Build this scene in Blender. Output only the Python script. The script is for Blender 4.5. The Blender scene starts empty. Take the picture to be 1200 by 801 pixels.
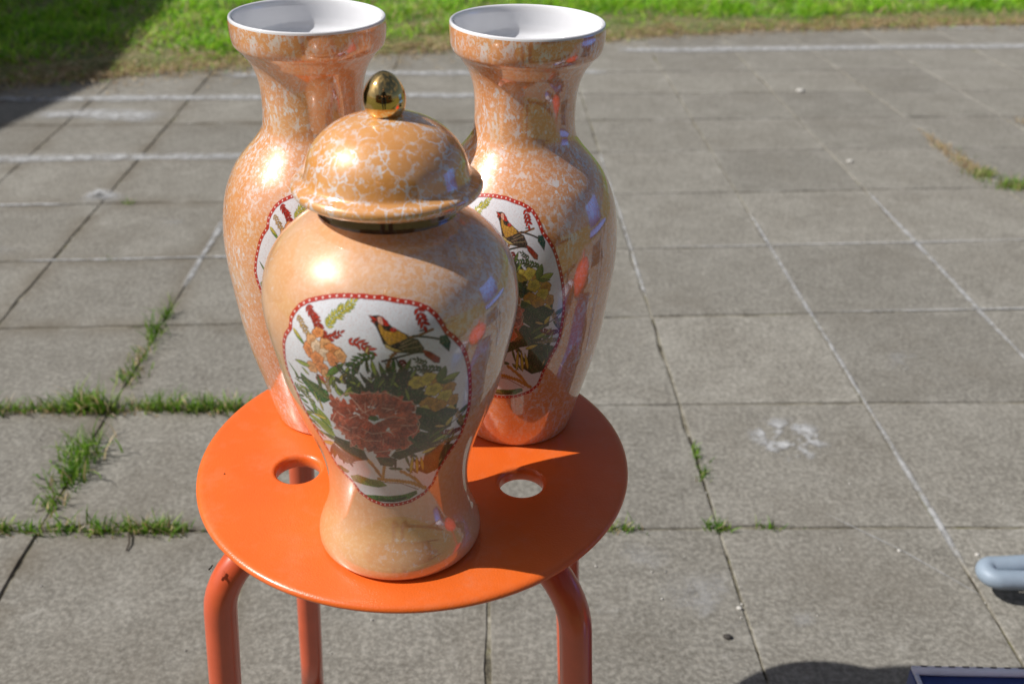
import bpy, bmesh, math, random
import numpy as np
from mathutils import Vector, Matrix, geometry, noise as mnoise
random.seed(7)
rng = np.random.default_rng(11)
PI = math.pi
R = math.radians
sc = bpy.context.scene
C = sc.collection

# ------------------------------------------------------------------ camera
TH, RO, CAMH = R(29.69), R(1.2), 0.8988
c_, s_ = math.cos(TH), math.sin(TH)
right = Vector((1, 0, 0)); down = Vector((0, -s_, -c_)); fwd = Vector((0, c_, -s_))
r2 = right * math.cos(RO) - down * math.sin(RO)
d2 = right * math.sin(RO) + down * math.cos(RO)
cam = bpy.data.cameras.new("camera"); camo = bpy.data.objects.new("camera", cam); C.objects.link(camo)
m = Matrix((r2, -d2, -fwd)).transposed().to_4x4(); m.translation = Vector((0, 0, CAMH))
camo.matrix_world = m
cam.lens = 36.0; cam.sensor_width = 36.0; cam.clip_start = 0.05; cam.clip_end = 400
cam.dof.use_dof = True; cam.dof.focus_distance = 0.72; cam.dof.aperture_fstop = 8.5
sc.camera = camo

# ------------------------------------------------------------------ light
SUN_EL, SUN_A = R(45.0), R(-8.0)       # shadows run towards (cos a, -sin a)
sd = Vector((-math.cos(SUN_A) * math.cos(SUN_EL), math.sin(SUN_A) * math.cos(SUN_EL), math.sin(SUN_EL)))
w = bpy.data.worlds.new("World"); sc.world = w; w.use_nodes = True
nt = w.node_tree; bg = nt.nodes["Background"]
sky = nt.nodes.new("ShaderNodeTexSky"); sky.sky_type = 'NISHITA'; sky.sun_disc = False
sky.sun_elevation = SUN_EL; sky.sun_rotation = math.atan2(sd.x, sd.y)
sky.air_density = 1.0; sky.dust_density = 2.6; sky.ozone_density = 1.0
# thin broken cloud over the whole sky, brighter where the sun shines through it
def _wn(t, **k):
    x = nt.nodes.new(t)
    for a_, b_ in k.items(): setattr(x, a_, b_)
    return x
tcw = _wn("ShaderNodeTexCoord"); mpw = _wn("ShaderNodeMapping"); mpw.inputs['Scale'].default_value = (1.6, 1.6, 3.2)
nt.links.new(tcw.outputs['Generated'], mpw.inputs[0])
nz_ = _wn("ShaderNodeTexNoise"); nz_.inputs['Scale'].default_value = 1.7; nz_.inputs['Detail'].default_value = 6; nz_.inputs['Roughness'].default_value = .55
nt.links.new(mpw.outputs[0], nz_.inputs['Vector'])
rmp = _wn("ShaderNodeMapRange"); rmp.inputs['From Min'].default_value = .47; rmp.inputs['From Max'].default_value = .60
nt.links.new(nz_.outputs['Fac'], rmp.inputs[0])
dt = _wn("ShaderNodeVectorMath", operation='DOT_PRODUCT'); nt.links.new(tcw.outputs['Generated'], dt.inputs[0]); dt.inputs[1].default_value = sd
mx0 = _wn("ShaderNodeMath", operation='MAXIMUM'); nt.links.new(dt.outputs['Value'], mx0.inputs[0]); mx0.inputs[1].default_value = 0
pw = _wn("ShaderNodeMath", operation='POWER'); nt.links.new(mx0.outputs[0], pw.inputs[0]); pw.inputs[1].default_value = 9
ma = _wn("ShaderNodeMath", operation='MULTIPLY_ADD'); nt.links.new(pw.outputs[0], ma.inputs[0]); ma.inputs[1].default_value = 26; ma.inputs[2].default_value = 3.6
vm = _wn("ShaderNodeVectorMath", operation='SCALE'); vm.inputs[0].default_value = (1.0, 1.0, 1.05); nt.links.new(ma.outputs[0], vm.inputs['Scale'])
mxw = _wn("ShaderNodeMix", data_type='RGBA'); nt.links.new(rmp.outputs[0], mxw.inputs[0]); nt.links.new(sky.outputs[0], mxw.inputs[6]); nt.links.new(vm.outputs[0], mxw.inputs[7])
nt.links.new(mxw.outputs[2], bg.inputs[0]); bg.inputs[1].default_value = 0.054
sl = bpy.data.lights.new("sun", 'SUN'); sl.energy = 5.0; sl.angle = R(0.53); sl.color = (1.0, 0.955, 0.90)
slo = bpy.data.objects.new("sun", sl); C.objects.link(slo)
slo.rotation_euler = sd.to_track_quat('Z', 'Y').to_euler(); slo.location = (-3, 0, 4)
sc.view_settings.view_transform = 'Standard'; sc.view_settings.look = 'None'
sc.view_settings.gamma = 1.0; sc.view_settings.exposure = 0.0

# ------------------------------------------------------------------ node helpers
def newmat(name):
    mt = bpy.data.materials.new(name); mt.use_nodes = True
    n = mt.node_tree; return mt, n, n.nodes["Principled BSDF"]
def nd(n, t, **k):
    x = n.nodes.new(t)
    for a, b in k.items(): setattr(x, a, b)
    return x
def setin(x, **k):
    for a, b in k.items():
        x.inputs[a.replace('_', ' ')].default_value = b
def coords(n, scale=(1, 1, 1), kind='Object', loc=(0, 0, 0)):
    tc = nd(n, "ShaderNodeTexCoord"); mp = nd(n, "ShaderNodeMapping")
    mp.inputs['Scale'].default_value = scale; mp.inputs['Location'].default_value = loc
    n.links.new(tc.outputs[kind], mp.inputs[0]); return mp.outputs[0]
def noise(n, vec, scale, detail=4, rough=.55, out='Fac', dist=0):
    x = nd(n, "ShaderNodeTexNoise"); setin(x, Scale=scale, Detail=detail, Roughness=rough, Distortion=dist)
    n.links.new(vec, x.inputs['Vector']); return x.outputs[out]
def ramp(n, fac, stops, interp='LINEAR'):
    x = nd(n, "ShaderNodeValToRGB"); x.color_ramp.interpolation = interp
    e = x.color_ramp.elements
    while len(e) < len(stops): e.new(.5)
    for el, (p, c) in zip(e, stops):
        el.position = p; el.color = (c, c, c, 1) if isinstance(c, (int, float)) else (*c, 1)
    n.links.new(fac, x.inputs[0]); return x.outputs[0]
def mix(n, fac, a, b, mode='MIX'):
    x = nd(n, "ShaderNodeMix", data_type='RGBA', blend_type=mode)
    for sock, v in ((x.inputs[0], fac), (x.inputs[6], a), (x.inputs[7], b)):
        if hasattr(v, 'links') or isinstance(v, bpy.types.NodeSocket): n.links.new(v, sock)
        elif isinstance(v, (int, float)): sock.default_value = v
        else: sock.default_value = (*v, 1)
    return x.outputs[2]
def bump(n, h, strength, dist, p, socket='Normal', chain=None):
    x = nd(n, "ShaderNodeBump"); setin(x, Strength=strength, Distance=dist)
    n.links.new(h, x.inputs['Height'])
    if chain: n.links.new(chain, x.inputs['Normal'])
    if p: n.links.new(x.outputs[0], p.inputs[socket])
    return x.outputs[0]
def L(n, a, b): n.links.new(a, b)
def math_(n, op, a, b=None, clamp=False):
    x = nd(n, "ShaderNodeMath", operation=op, use_clamp=clamp)
    for i, v in enumerate((a, b)):
        if v is None: continue
        if isinstance(v, (int, float)): x.inputs[i].default_value = v
        else: L(n, v, x.inputs[i])
    return x.outputs[0]

# ------------------------------------------------------------------ materials
def mat_concrete():
    mt, n, p = newmat("weathered_concrete")
    v = coords(n, kind='Generated'); tc = nd(n, "ShaderNodeTexCoord")
    geo = nd(n, "ShaderNodeNewGeometry"); oi = nd(n, "ShaderNodeObjectInfo")
    wp = geo.outputs['Position']
    a = noise(n, wp, 9, 5, .6); b = noise(n, wp, 150, 3, .7); c = noise(n, wp, 480, 2, .6)
    d = noise(n, wp, 38, 4, .65)
    col = ramp(n, a, [(.32, (.155, .143, .118)), (.5, (.235, .223, .192)), (.68, (.33, .318, .28))])
    col = mix(n, .4, col, ramp(n, d, [(.36, (.13, .12, .10)), (.64, (.36, .345, .3))]))
    col = mix(n, .5, col, ramp(n, b, [(.38, (.13, .121, .10)), (.5, (.25, .239, .205)), (.62, (.42, .40, .35))]))
    g2 = ramp(n, noise(n, wp, 75, 3, .7), [(.58, 0), (.7, .3)]); col = mix(n, g2, col, (.40, .385, .33)); g3 = ramp(n, noise(n, wp, 62, 3, .7), [(.30, .28), (.42, 0)]); col = mix(n, g3, col, (.12, .11, .09))
    sp = ramp(n, c, [(.66, 0), (.72, 1)]); col = mix(n, math_(n, 'MULTIPLY', sp, .5), col, (.52, .5, .44))
    vo = nd(n, "ShaderNodeTexVoronoi"); setin(vo, Scale=70); L(n, wp, vo.inputs['Vector'])
    sp2 = ramp(n, vo.outputs['Distance'], [(.0, 1), (.1, 0)])
    col = mix(n, math_(n, 'MULTIPLY', sp2, .45), col, (.55, .5, .42))
    val = nd(n, "ShaderNodeHueSaturation"); rr = nd(n, "ShaderNodeMapRange"); setin(rr, To_Min=.76, To_Max=.93)
    L(n, oi.outputs['Random'], rr.inputs[0]); L(n, rr.outputs[0], val.inputs['Value']); L(n, col, val.inputs['Color'])
    val.inputs['Saturation'].default_value = .92; col = val.outputs[0]
    # paler lichen bloom on patches and lime along the slab edges
    e = noise(n, wp, 22, 6, .75); ef = ramp(n, e, [(.58, 0), (.74, .5)])
    col = mix(n, ef, col, (.43, .42, .385))
    at = nd(n, "ShaderNodeAttribute", attribute_name="edge")
    em = math_(n, 'MULTIPLY', math_(n, 'POWER', at.outputs['Fac'], 4.5), ramp(n, noise(n, wp, 14, 4, .7), [(.5, .0), (.72, .5)]))
    col = mix(n, em, col, (.46, .45, .41))
    # brown dirt gathered along the borders of the older slabs on the left
    sx_ = nd(n, "ShaderNodeSeparateXYZ"); L(n, wp, sx_.inputs[0]); mr_ = nd(n, "ShaderNodeMapRange"); setin(mr_, From_Min=.15, From_Max=-.5); L(n, sx_.outputs[0], mr_.inputs[0])
    at2 = math_(n, 'POWER', at.outputs['Fac'], 2.2)
    dm = math_(n, 'MULTIPLY', math_(n, 'MULTIPLY', at2, mr_.outputs[0]), ramp(n, noise(n, wp, 8, 4, .65), [(.36, 0), (.55, .7)]))
    col = mix(n, dm, col, (.125, .105, .075))
    col = mix(n, math_(n, 'MULTIPLY', ramp(n, noise(n, wp, 3.2, 5, .7), [(.5, 0), (.66, .35)]), 1.0), col, (.14, .125, .10))
    L(n, col, p.inputs['Base Color']); setin(p, Roughness=.88)
    hb = bump(n, b, .35, .0012, None); bump(n, c, .3, .0006, p, chain=hb)
    return mt
def mat_mortar():
    mt, n, p = newmat("joint_mortar"); geo = nd(n, "ShaderNodeNewGeometry"); wp = geo.outputs['Position']
    a = noise(n, wp, 12, 5, .75); b = noise(n, wp, 90, 3, .7)
    col = ramp(n, a, [(.40, (.06, .054, .04)), (.47, (.17, .158, .12)), (.56, (.29, .278, .235)), (.68, (.42, .41, .37))])
    col = mix(n, ramp(n, noise(n, wp, 11, 4, .7), [(.56, 0), (.66, .8)]), col, (.17, .17, .06))
    col = mix(n, .5, col, mix(n, b, (.12, .11, .09), (.6, .57, .5)), 'OVERLAY')
    L(n, col, p.inputs['Base Color']); setin(p, Roughness=.95); bump(n, b, .8, .003, p); return mt
def mat_lime():
    mt, n, p = newmat("lime_bloom"); geo = nd(n, "ShaderNodeNewGeometry"); wp = geo.outputs['Position']
    b = noise(n, wp, 60, 4, .7)
    L(n, ramp(n, b, [(.3, (.36, .37, .38)), (.7, (.56, .57, .58))]), p.inputs['Base Color']); setin(p, Roughness=.9)
    at = nd(n, "ShaderNodeAttribute", attribute_name="fade")
    al = math_(n, 'MULTIPLY', at.outputs['Fac'], ramp(n, noise(n, wp, 35, 5, .75), [(.32, .1), (.6, .95)]))
    L(n, al, p.inputs['Alpha']); return mt
def mat_blade():
    mt, n, p = newmat("grass_blade"); at = nd(n, "ShaderNodeAttribute", attribute_name="tint")
    L(n, at.outputs['Color'], p.inputs['Base Color']); setin(p, Roughness=.5)
    tr = nd(n, "ShaderNodeBsdfTranslucent"); L(n, at.outputs['Color'], tr.inputs[0])
    mx = nd(n, "ShaderNodeMixShader"); mx.inputs[0].default_value = .5
    L(n, p.outputs[0], mx.inputs[1]); L(n, tr.outputs[0], mx.inputs[2])
    L(n, mx.outputs[0], n.nodes['Material Output'].inputs[0]); return mt
def mat_soil():
    mt, n, p = newmat("lawn_soil"); geo = nd(n, "ShaderNodeNewGeometry"); wp = geo.outputs['Position']
    a = noise(n, wp, 5, 6, .7); b = noise(n, wp, 60, 4, .7)
    col = ramp(n, a, [(.35, (.09, .17, .03)), (.5, (.15, .22, .05)), (.65, (.28, .22, .11))])
    L(n, mix(n, .5, col, ramp(n, b, [(.3, (.04, .035, .02)), (.7, (.28, .22, .12))])), p.inputs['Base Color'])
    setin(p, Roughness=.95); bump(n, b, 1, .01, p); return mt
def simple(name, col, rough=.5, metal=0, var=.15, nscale=60, bumps=0, **k):
    mt, n, p = newmat(name); v = coords(n); a = noise(n, v, nscale, 4, .6)
    lo = tuple(x * (1 - var) for x in col); hi = tuple(min(1, x * (1 + var)) for x in col)
    L(n, ramp(n, a, [(.3, lo), (.7, hi)]), p.inputs['Base Color']); setin(p, Roughness=rough, Metallic=metal, **k)
    if bumps: bump(n, a, bumps, .002, p)
    return mt
def mat_lustre(name, kind):
    """peach lustre glaze: marbled orange over white ceramic under a glassy pearly coat"""
    mt, n, p = newmat(name); v = coords(n); vs = coords(n, (1, 1, .5))
    big = noise(n, v, 14, 4, .6); fine = noise(n, v, 420, 3, .75)
    if kind == 'vase':
        col = ramp(n, big, [(.3, (.70, .27, .085)), (.55, (.74, .34, .13)), (.75, (.77, .43, .21))])
        st = noise(n, vs, 290, 4, .7, dist=.4); sm = ramp(n, st, [(.525, 0), (.575, 1)])
        den = ramp(n, noise(n, v, 26, 3, .6), [(.40, .12), (.62, 1)])
        col = mix(n, math_(n, 'MULTIPLY', sm, den), col, (.76, .71, .70))
        vo = nd(n, "ShaderNodeTexVoronoi"); setin(vo, Scale=190); L(n, coords(n, (1, 1, .7)), vo.inputs['Vector'])
        dots = math_(n, 'MULTIPLY', ramp(n, vo.outputs['Distance'], [(.16, 1), (.24, 0)]), ramp(n, noise(n, v, 60, 2, .5), [(.5, 0), (.6, 1)]))
        col = mix(n, dots, col, (.76, .71, .70))
        col = mix(n, math_(n, 'MULTIPLY', ramp(n, fine, [(.5, 0), (.6, 1)]), .5), col, (.78, .66, .58))
    elif kind == 'lid':
        col = ramp(n, big, [(.3, (.72, .28, .06)), (.6, (.76, .37, .11)), (.8, (.78, .45, .2))])
        vo = nd(n, "ShaderNodeTexVoronoi", feature='DISTANCE_TO_EDGE'); setin(vo, Scale=88)
        wn = nd(n, "ShaderNodeVectorMath", operation='ADD'); w1 = nd(n, "ShaderNodeVectorMath", operation='SCALE')
        L(n, noise(n, v, 70, 3, .6, out='Color'), w1.inputs[0]); w1.inputs['Scale'].default_value = .02
        L(n, v, wn.inputs[0]); L(n, w1.outputs[0], wn.inputs[1]); L(n, wn.outputs[0], vo.inputs['Vector'])
        cr = ramp(n, vo.outputs['Distance'], [(.018, 1), (.056, 0)])
        br = ramp(n, noise(n, v, 40, 3, .6), [(.38, .1), (.52, 1)])
        col = mix(n, math_(n, 'MULTIPLY', cr, br), col, (.76, .71, .70))
        sp = ramp(n, noise(n, v, 240, 4, .75), [(.545, 0), (.60, .85)])
        col = mix(n, math_(n, 'MULTIPLY', sp, ramp(n, noise(n, v, 30, 3, .6), [(.40, .1), (.58, 1)])), col, (.76, .71, .70))
    else:
        col = ramp(n, big, [(.3, (.68, .31, .125)), (.55, (.72, .39, .185)), (.75, (.75, .47, .27))])
        col = mix(n, math_(n, 'MULTIPLY', ramp(n, fine, [(.5, 0), (.62, 1)]), .28), col, (.82, .62, .46))
        sxyz = nd(n, "ShaderNodeSeparateXYZ"); L(n, v, sxyz.inputs[0]); side_ = nd(n, "ShaderNodeMapRange"); setin(side_, From_Min=-.03, From_Max=.06, To_Min=0, To_Max=.75)
        L(n, sxyz.outputs[0], side_.inputs[0]); up_ = nd(n, "ShaderNodeMapRange"); setin(up_, From_Min=.05, From_Max=.17, To_Min=.1, To_Max=1); L(n, sxyz.outputs[2], up_.inputs[0])  # pale speckle thins towards the foot to deepen its shade
        col = mix(n, math_(n, 'MULTIPLY', ramp(n, noise(n, v, 330, 3, .8), [(.46, 0), (.56, 1)]), math_(n, 'MULTIPLY', side_.outputs[0], up_.outputs[0])), col, (.76, .71, .70))
        sp = ramp(n, noise(n, v, 200, 4, .75), [(.56, 0), (.64, .7)])
        col = mix(n, math_(n, 'MULTIPLY', sp, ramp(n, noise(n, v, 13, 2, .5), [(.5, 0), (.62, 1)])), col, (.76, .71, .70))
    L(n, col, p.inputs['Base Color'])
    setin(p, Roughness=.34, Metallic=.04, IOR=1.40, Coat_Weight=1.0, Coat_Roughness=.035, Coat_IOR=2.3)
    p.inputs['Specular Tint'].default_value = (1.0, .93, .97, 1)
    bump(n, noise(n, v, 60, 2, .5), .05, .001, p)
    return mt
M = dict(
    concrete=mat_concrete(), mortar=mat_mortar(), lime=mat_lime(), blade=mat_blade(), soil=mat_soil(),
    vase=mat_lustre("peach_lustre_speckled", 'vase'), jar=mat_lustre("peach_lustre_plain", 'jar'), lid=mat_lustre("peach_lustre_crackled", 'lid'),
    white=simple("white_glaze", (.76, .77, .80), .12, var=.02, Coat_Weight=1.0),
    gold=simple("gold_glaze", (.72, .50, .20), .06, 1.0, var=.06),
    dark=simple("dark_glaze", (.14, .075, .04), .12, .3, var=.3, Coat_Weight=1.0),
    leg=simple("red_orange_paint", (.60, .10, .036), .3, var=.06, Coat_Weight=.5, Coat_Roughness=.12),
    rubber=simple("black_rubber", (.02, .02, .02), .7),
    tube=simple("blue_grey_tube_paint", (.27, .34, .42), .55, .1, var=.08),
    navy=simple("navy_card", (.035, .065, .24), .45, var=.15), card=simple("pale_card", (.66, .68, .84), .6, var=.05),
    slot=simple("dark_slot", (.03, .03, .04), .8), fly=simple("fly_black", (.02, .018, .015), .4), wing=simple("fly_wing", (.12, .11, .1), .3),
    bug=simple("small_beetle", (.12, .02, .01), .35), stone=simple("pale_grit", (.5, .49, .46), .9, bumps=.5), dstone=simple("dark_grit", (.05, .045, .04), .9),
    strand=simple("dark_brown", (.05, .035, .025), .9), brick=simple("brick", (.30, .13, .08), .9, var=.3, nscale=8, bumps=.4),
    roof=simple("roof_tile", (.12, .10, .09), .8, var=.3), wood=simple("shed_board", (.16, .11, .07), .8, var=.3, nscale=12),
    glass=simple("window_glass", (.03, .035, .04), .05, Coat_Weight=1.0), frame=simple("window_frame_paint", (.75, .75, .73), .5),
    red=simple("red_cloth", (.72, .07, .05), .8), blue=simple("blue_cloth", (.10, .25, .75), .8), tan=simple("tan_card", (.5, .3, .13), .8),
    leaf=simple("hedge_leaf", (.05, .09, .025), .6, var=.4, nscale=6),
)
def mat_seat():
    mt, n, p = newmat("orange_powder_coat"); v = coords(n)
    a = noise(n, v, 12, 4, .6); b = noise(n, v, 850, 2, .5)
    col = ramp(n, a, [(.3, (.70, .120, .014)), (.7, (.78, .145, .020))])
    dust = math_(n, 'MULTIPLY', ramp(n, noise(n, v, 25, 5, .75), [(.5, 0), (.75, .16)]), ramp(n, noise(n, v, 300, 3, .7), [(.35, .4), (.7, 1)]))
    col = mix(n, dust, col, (.62, .45, .33)); L(n, col, p.inputs['Base Color'])
    r_ = nd(n, "ShaderNodeMapRange"); setin(r_, To_Min=.26, To_Max=.44); L(n, noise(n, v, 30, 4, .7), r_.inputs[0]); L(n, r_.outputs[0], p.inputs['Roughness'])
    setin(p, Coat_Weight=.25, Coat_Roughness=.2)
    bump(n, b, .32, .0006, p); return mt
M['seat'] = mat_seat()

# ------------------------------------------------------------------ mesh helpers
def obj(name, bm, mat, parent=None, smooth=True):
    if isinstance(bm, bpy.types.Mesh): me = bm
    else:
        me = bpy.data.meshes.new(name); bm.normal_update(); bm.to_mesh(me); bm.free()
        if smooth: me.shade_smooth()
    if mat is not None and not me.materials: me.materials.append(mat)
    o = bpy.data.objects.new(name, me); C.objects.link(o)
    if parent: o.parent = parent
    return o
def thing(name, label, cat, loc=(0, 0, 0), rot=(0, 0, 0), group=None):
    o = bpy.data.objects.new(name, None); C.objects.link(o); o.location = loc; o.rotation_euler = rot
    o.empty_display_size = .05
    o['label'] = label; o['category'] = cat
    if group: o['group'] = group
    return o
def tag(o, label, cat, group=None, kind=None):
    if label: o['label'] = label
    if cat: o['category'] = cat
    if group: o['group'] = group
    if kind: o['kind'] = kind
    return o
def crom(pts, sub=6):
    P = [np.array(p, float) for p in pts]; out = []
    for i in range(len(P) - 1):
        p0 = P[max(i - 1, 0)]; p1 = P[i]; p2 = P[i + 1]; p3 = P[min(i + 2, len(P) - 1)]
        for k in range(sub):
            t = k / sub
            out.append(.5 * ((2 * p1) + (-p0 + p2) * t + (2 * p0 - 5 * p1 + 4 * p2 - p3) * t * t + (-p0 + 3 * p1 - 3 * p2 + p3) * t ** 3))
    out.append(P[-1]); return [tuple(o) for o in out]
def lathe(prof, seg=96, bm=None, cx=0, cy=0, cap0=False, cap1=False):
    """prof: (z, r) pairs from outside-bottom upwards"""
    bm = bm or bmesh.new(); rings = []
    for z, r in prof:
        if r < 1e-6: rings.append([bm.verts.new((cx, cy, z))])
        else: rings.append([bm.verts.new((cx + r * math.cos(2 * PI * k / seg), cy + r * math.sin(2 * PI * k / seg), z)) for k in range(seg)])
    for a, b in zip(rings, rings[1:]):
        for k in range(seg):
            k2 = (k + 1) % seg
            if len(a) == 1 and len(b) == 1: continue
            if len(a) == 1: bm.faces.new((a[0], b[k2], b[k]))
            elif len(b) == 1: bm.faces.new((a[k], a[k2], b[0]))
            else: bm.faces.new((a[k], a[k2], b[k2], b[k]))
    if cap0 and len(rings[0]) > 1: bm.faces.new(rings[0][::-1])
    if cap1 and len(rings[-1]) > 1: bm.faces.new(rings[-1])
    return bm
def tube(pts, rad, seg=20, bm=None, cap=True, radii=None):
    bm = bm or bmesh.new(); P = [Vector(p) for p in pts]; rings = []; up = None
    for i, p in enumerate(P):
        t = (P[min(i + 1, len(P) - 1)] - P[max(i - 1, 0)]).normalized()
        if up is None: up = t.orthogonal().normalized()
        up = (up - t * up.dot(t)).normalized(); sd_ = t.cross(up)
        r = radii[i] if radii else rad
        rings.append([bm.verts.new(p + (up * math.cos(a) + sd_ * math.sin(a)) * r) for a in [2 * PI * k / seg for k in range(seg)]])
    for a, b in zip(rings, rings[1:]):
        for k in range(seg): bm.faces.new((a[k], a[(k + 1) % seg], b[(k + 1) % seg], b[k]))
    if cap: bm.faces.new(rings[0][::-1]); bm.faces.new(rings[-1])
    return bm
def box(x0, x1, y0, y1, z0, z1, bm=None, bev=0):
    b2 = bmesh.new(); bmesh.ops.create_cube(b2, size=1)
    for v in b2.verts: v.co = Vector(((x0 + x1) / 2 + v.co.x * (x1 - x0), (y0 + y1) / 2 + v.co.y * (y1 - y0), (z0 + z1) / 2 + v.co.z * (z1 - z0)))
    if bev: bmesh.ops.bevel(b2, geom=list(b2.edges), offset=bev, segments=2, affect='EDGES')
    if bm is None: return b2
    me = bpy.data.meshes.new("tmp"); b2.to_mesh(me); b2.free(); bm.from_mesh(me); bpy.data.meshes.remove(me); return bm
def lump(r, sx=1, sy=1, sz=1, sub=2, jit=.12, bm=None):
    b2 = bmesh.new(); bmesh.ops.create_icosphere(b2, subdivisions=sub, radius=r)
    for v in b2.verts:
        k = 1 + random.uniform(-jit, jit); v.co = Vector((v.co.x * sx * k, v.co.y * sy * k, v.co.z * sz * k))
    return b2

# ------------------------------------------------------------------ paving
colX = {0: (-.036, -1.145), 1: (-.0365, -.8632), 2: (-.0194, -.5998), 3: (-.03, -.302), 4: (-.036, .012), 5: (-.0428, .3309),
        6: (-.0443, .6358), 7: (-.0575, .9872), 8: (-.105, 1.455), 9: (-.10, 1.74)}
for k in (-1, -2, -3, -4): colX[k] = (-.036, -1.145 + .302 * k)
for k in (10, 11, 12, 13): colX[k] = (-.10, 1.74 + .31 * (k - 9))
rowY = {0: (.0388, 1.0693), 1: (.0543, 1.3698), 2: (.0838, 1.6621), 3: (.1005, 1.9599), 4: (.106, 2.2703), 5: (.100, 2.5712),
        6: (.098, 2.8482), 7: (.108, 3.1057), 8: (.1117, 3.3594), 9: (.13, 3.635), 10: (.135, 3.92), 11: (.14, 4.21), 12: (.14, 4.5)}
for k in (-1, -2, -3, -4): rowY[k] = (.0388, 1.0693 + .301 * k)
def joint(i, j):
    m1, c1 = colX[i]; n1, r1 = rowY[j]
    y = (r1 + n1 * c1) / (1 - n1 * m1); return Vector((c1 + m1 * y, y, 0))
bm = bmesh.new(); g = {}
cs = [joint(-4, -4), joint(13, -4), joint(13, 12), joint(-4, 12)]
N = 40
for i in range(N + 1):
    for j in range(N + 1):
        a, b = i / N, j / N
        p = cs[0].lerp(cs[1], a).lerp(cs[3].lerp(cs[2], a), b)
        g[i, j] = bm.verts.new((p.x, p.y, -.0024 + random.uniform(-.0005, .0005)))
for i in range(N):
    for j in range(N): bm.faces.new((g[i, j], g[i + 1, j], g[i + 1, j + 1], g[i, j + 1]))
paving = obj('paving', bm, M['mortar'])
tag(paving, None, None, kind='structure')
def slab_mesh(q, gap, centre):
    """one concrete slab: wavering worn edges, chamfer, sides; edge attribute marks the border"""
    bm = bmesh.new(); ly = bm.verts.layers.float.new('edge')
    ring0, ring1, ring2, ring3 = [], [], [], []
    n = 5
    mid = sum(q, Vector()) / 4
    for s in range(4):
        a, b = q[s], q[(s + 1) % 4]
        for k in range(n):
            t = (k + .0) / n
            p = a.lerp(b, t); d = (mid - p).normalized()
            inn = gap * (1.5 if k == 0 else 1.0) + random.uniform(0, .0016) + (random.random() < .06) * .004
            e1 = (a - b).normalized(); nn = Vector((e1.y, -e1.x, 0)); nn = nn if nn.dot(mid - p) > 0 else -nn
            if k == 0: nn = (mid - p).normalized()
            o = p + nn * inn - centre
            zz = random.uniform(-.0004, .0004)
            ring3.append(bm.verts.new((o.x, o.y, -.04)))
            ring2.append(bm.verts.new((o.x, o.y, -.003)))
            o1 = o + nn * .0012; v = bm.verts.new((o1.x, o1.y, zz)); v[ly] = 1; ring1.append(v)
            o2 = o * .5; v = bm.verts.new((o2.x, o2.y, 0)); ring0.append(v)
    for v in ring2: v[ly] = 1
    m_ = len(ring0)
    for ra, rb in ((ring3, ring2), (ring2, ring1), (ring1, ring0)):
        for k in range(m_): bm.faces.new((ra[k], ra[(k + 1) % m_], rb[(k + 1) % m_], rb[k]))
    top = bm.faces.new(ring0); bm.normal_update()
    if top.normal.z < 0: bmesh.ops.reverse_faces(bm, faces=list(bm.faces))
    return bm
for i in range(-4, 13):
    for j in range(-4, 12):
        q = [joint(i, j), joint(i + 1, j), joint(i + 1, j + 1), joint(i, j + 1)]
        cen = sum(q, Vector()) / 4
        gap = random.uniform(.0006, .0018)
        o = obj('paving_slab', slab_mesh(q, gap, cen), M['concrete'], paving, smooth=False)
        o.location = (cen.x, cen.y, random.uniform(-.0006, .0006))
        o.rotation_euler = (random.uniform(-.003, .003), random.uniform(-.003, .003), random.uniform(-.003, .003))

def smear(pts, w0, w1, z=.0026, nm='lime_streak'):
    """pale lime bloom that crept out of a joint: a thin ragged skin on the slabs"""
    bm = bmesh.new(); ly = bm.verts.layers.float.new('fade'); P = []
    for a, b in zip(pts, pts[1:]):
        a, b = Vector(a), Vector(b); n = max(2, int((b - a).length / .012))
        P += [a.lerp(b, k / n) for k in range(n)]
    P.append(Vector(pts[-1])); rows = []
    for k, p in enumerate(P):
        t = (P[min(k + 1, len(P) - 1)] - P[max(k - 1, 0)]).normalized(); nn = Vector((-t.y, t.x))
        a = w0 + (w1 - w0) * (.5 + .9 * mnoise.noise(Vector((p.x * 6, p.y * 6, 1.3)))) + random.uniform(0, .2) * w0; b = w0 + (w1 - w0) * (.5 + .9 * mnoise.noise(Vector((p.x * 6, p.y * 6, 7.3)))) + random.uniform(0, .2) * w0; e = min(1, k / 4, (len(P) - 1 - k) / 4)
        row = []
        for u, f in ((-1, 0), (-.55, .7), (0, 1), (.55, .7), (1, 0)):
            ww = (a if u < 0 else b); v = bm.verts.new((p.x + nn.x * u * ww, p.y + nn.y * u * ww, z)); v[ly] = f * e; row.append(v)
        rows.append(row)
    for r1, r2_ in zip(rows, rows[1:]):
        for k in range(4): bm.faces.new((r1[k], r2_[k], r2_[k + 1], r1[k + 1]))
    return obj(nm, bm, M['lime'], paving)
def rowpts(j, x0, x1): n1, r1 = rowY[j]; return [(x, r1 + n1 * x) for x in np.linspace(x0, x1, 8)]
def colpts(i, y0, y1): m1, c1 = colX[i]; return [(c1 + m1 * y, y) for y in np.linspace(y0, y1, 5)]
smear(rowpts(7, -2.4, .15), .022, .042)
smear(rowpts(5, -2.0, -.5), .020, .036)
smear(rowpts(8, -.95, .3), .026, .04)
smear(rowpts(9, .35, 2.6), .03, .05)
smear(rowpts(10, 1.6, 2.6), .012, .028)
smear(rowpts(4, -1.6, -1.0), .005, .014)
smear([(-1.36, 2.80), (-1.22, 2.83), (-1.1, 2.82), (-1.0, 2.80)], .035, .06)
smear([(-.985, 2.17), (-.97, 2.24), (-.9, 2.19)], .02, .035)
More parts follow.
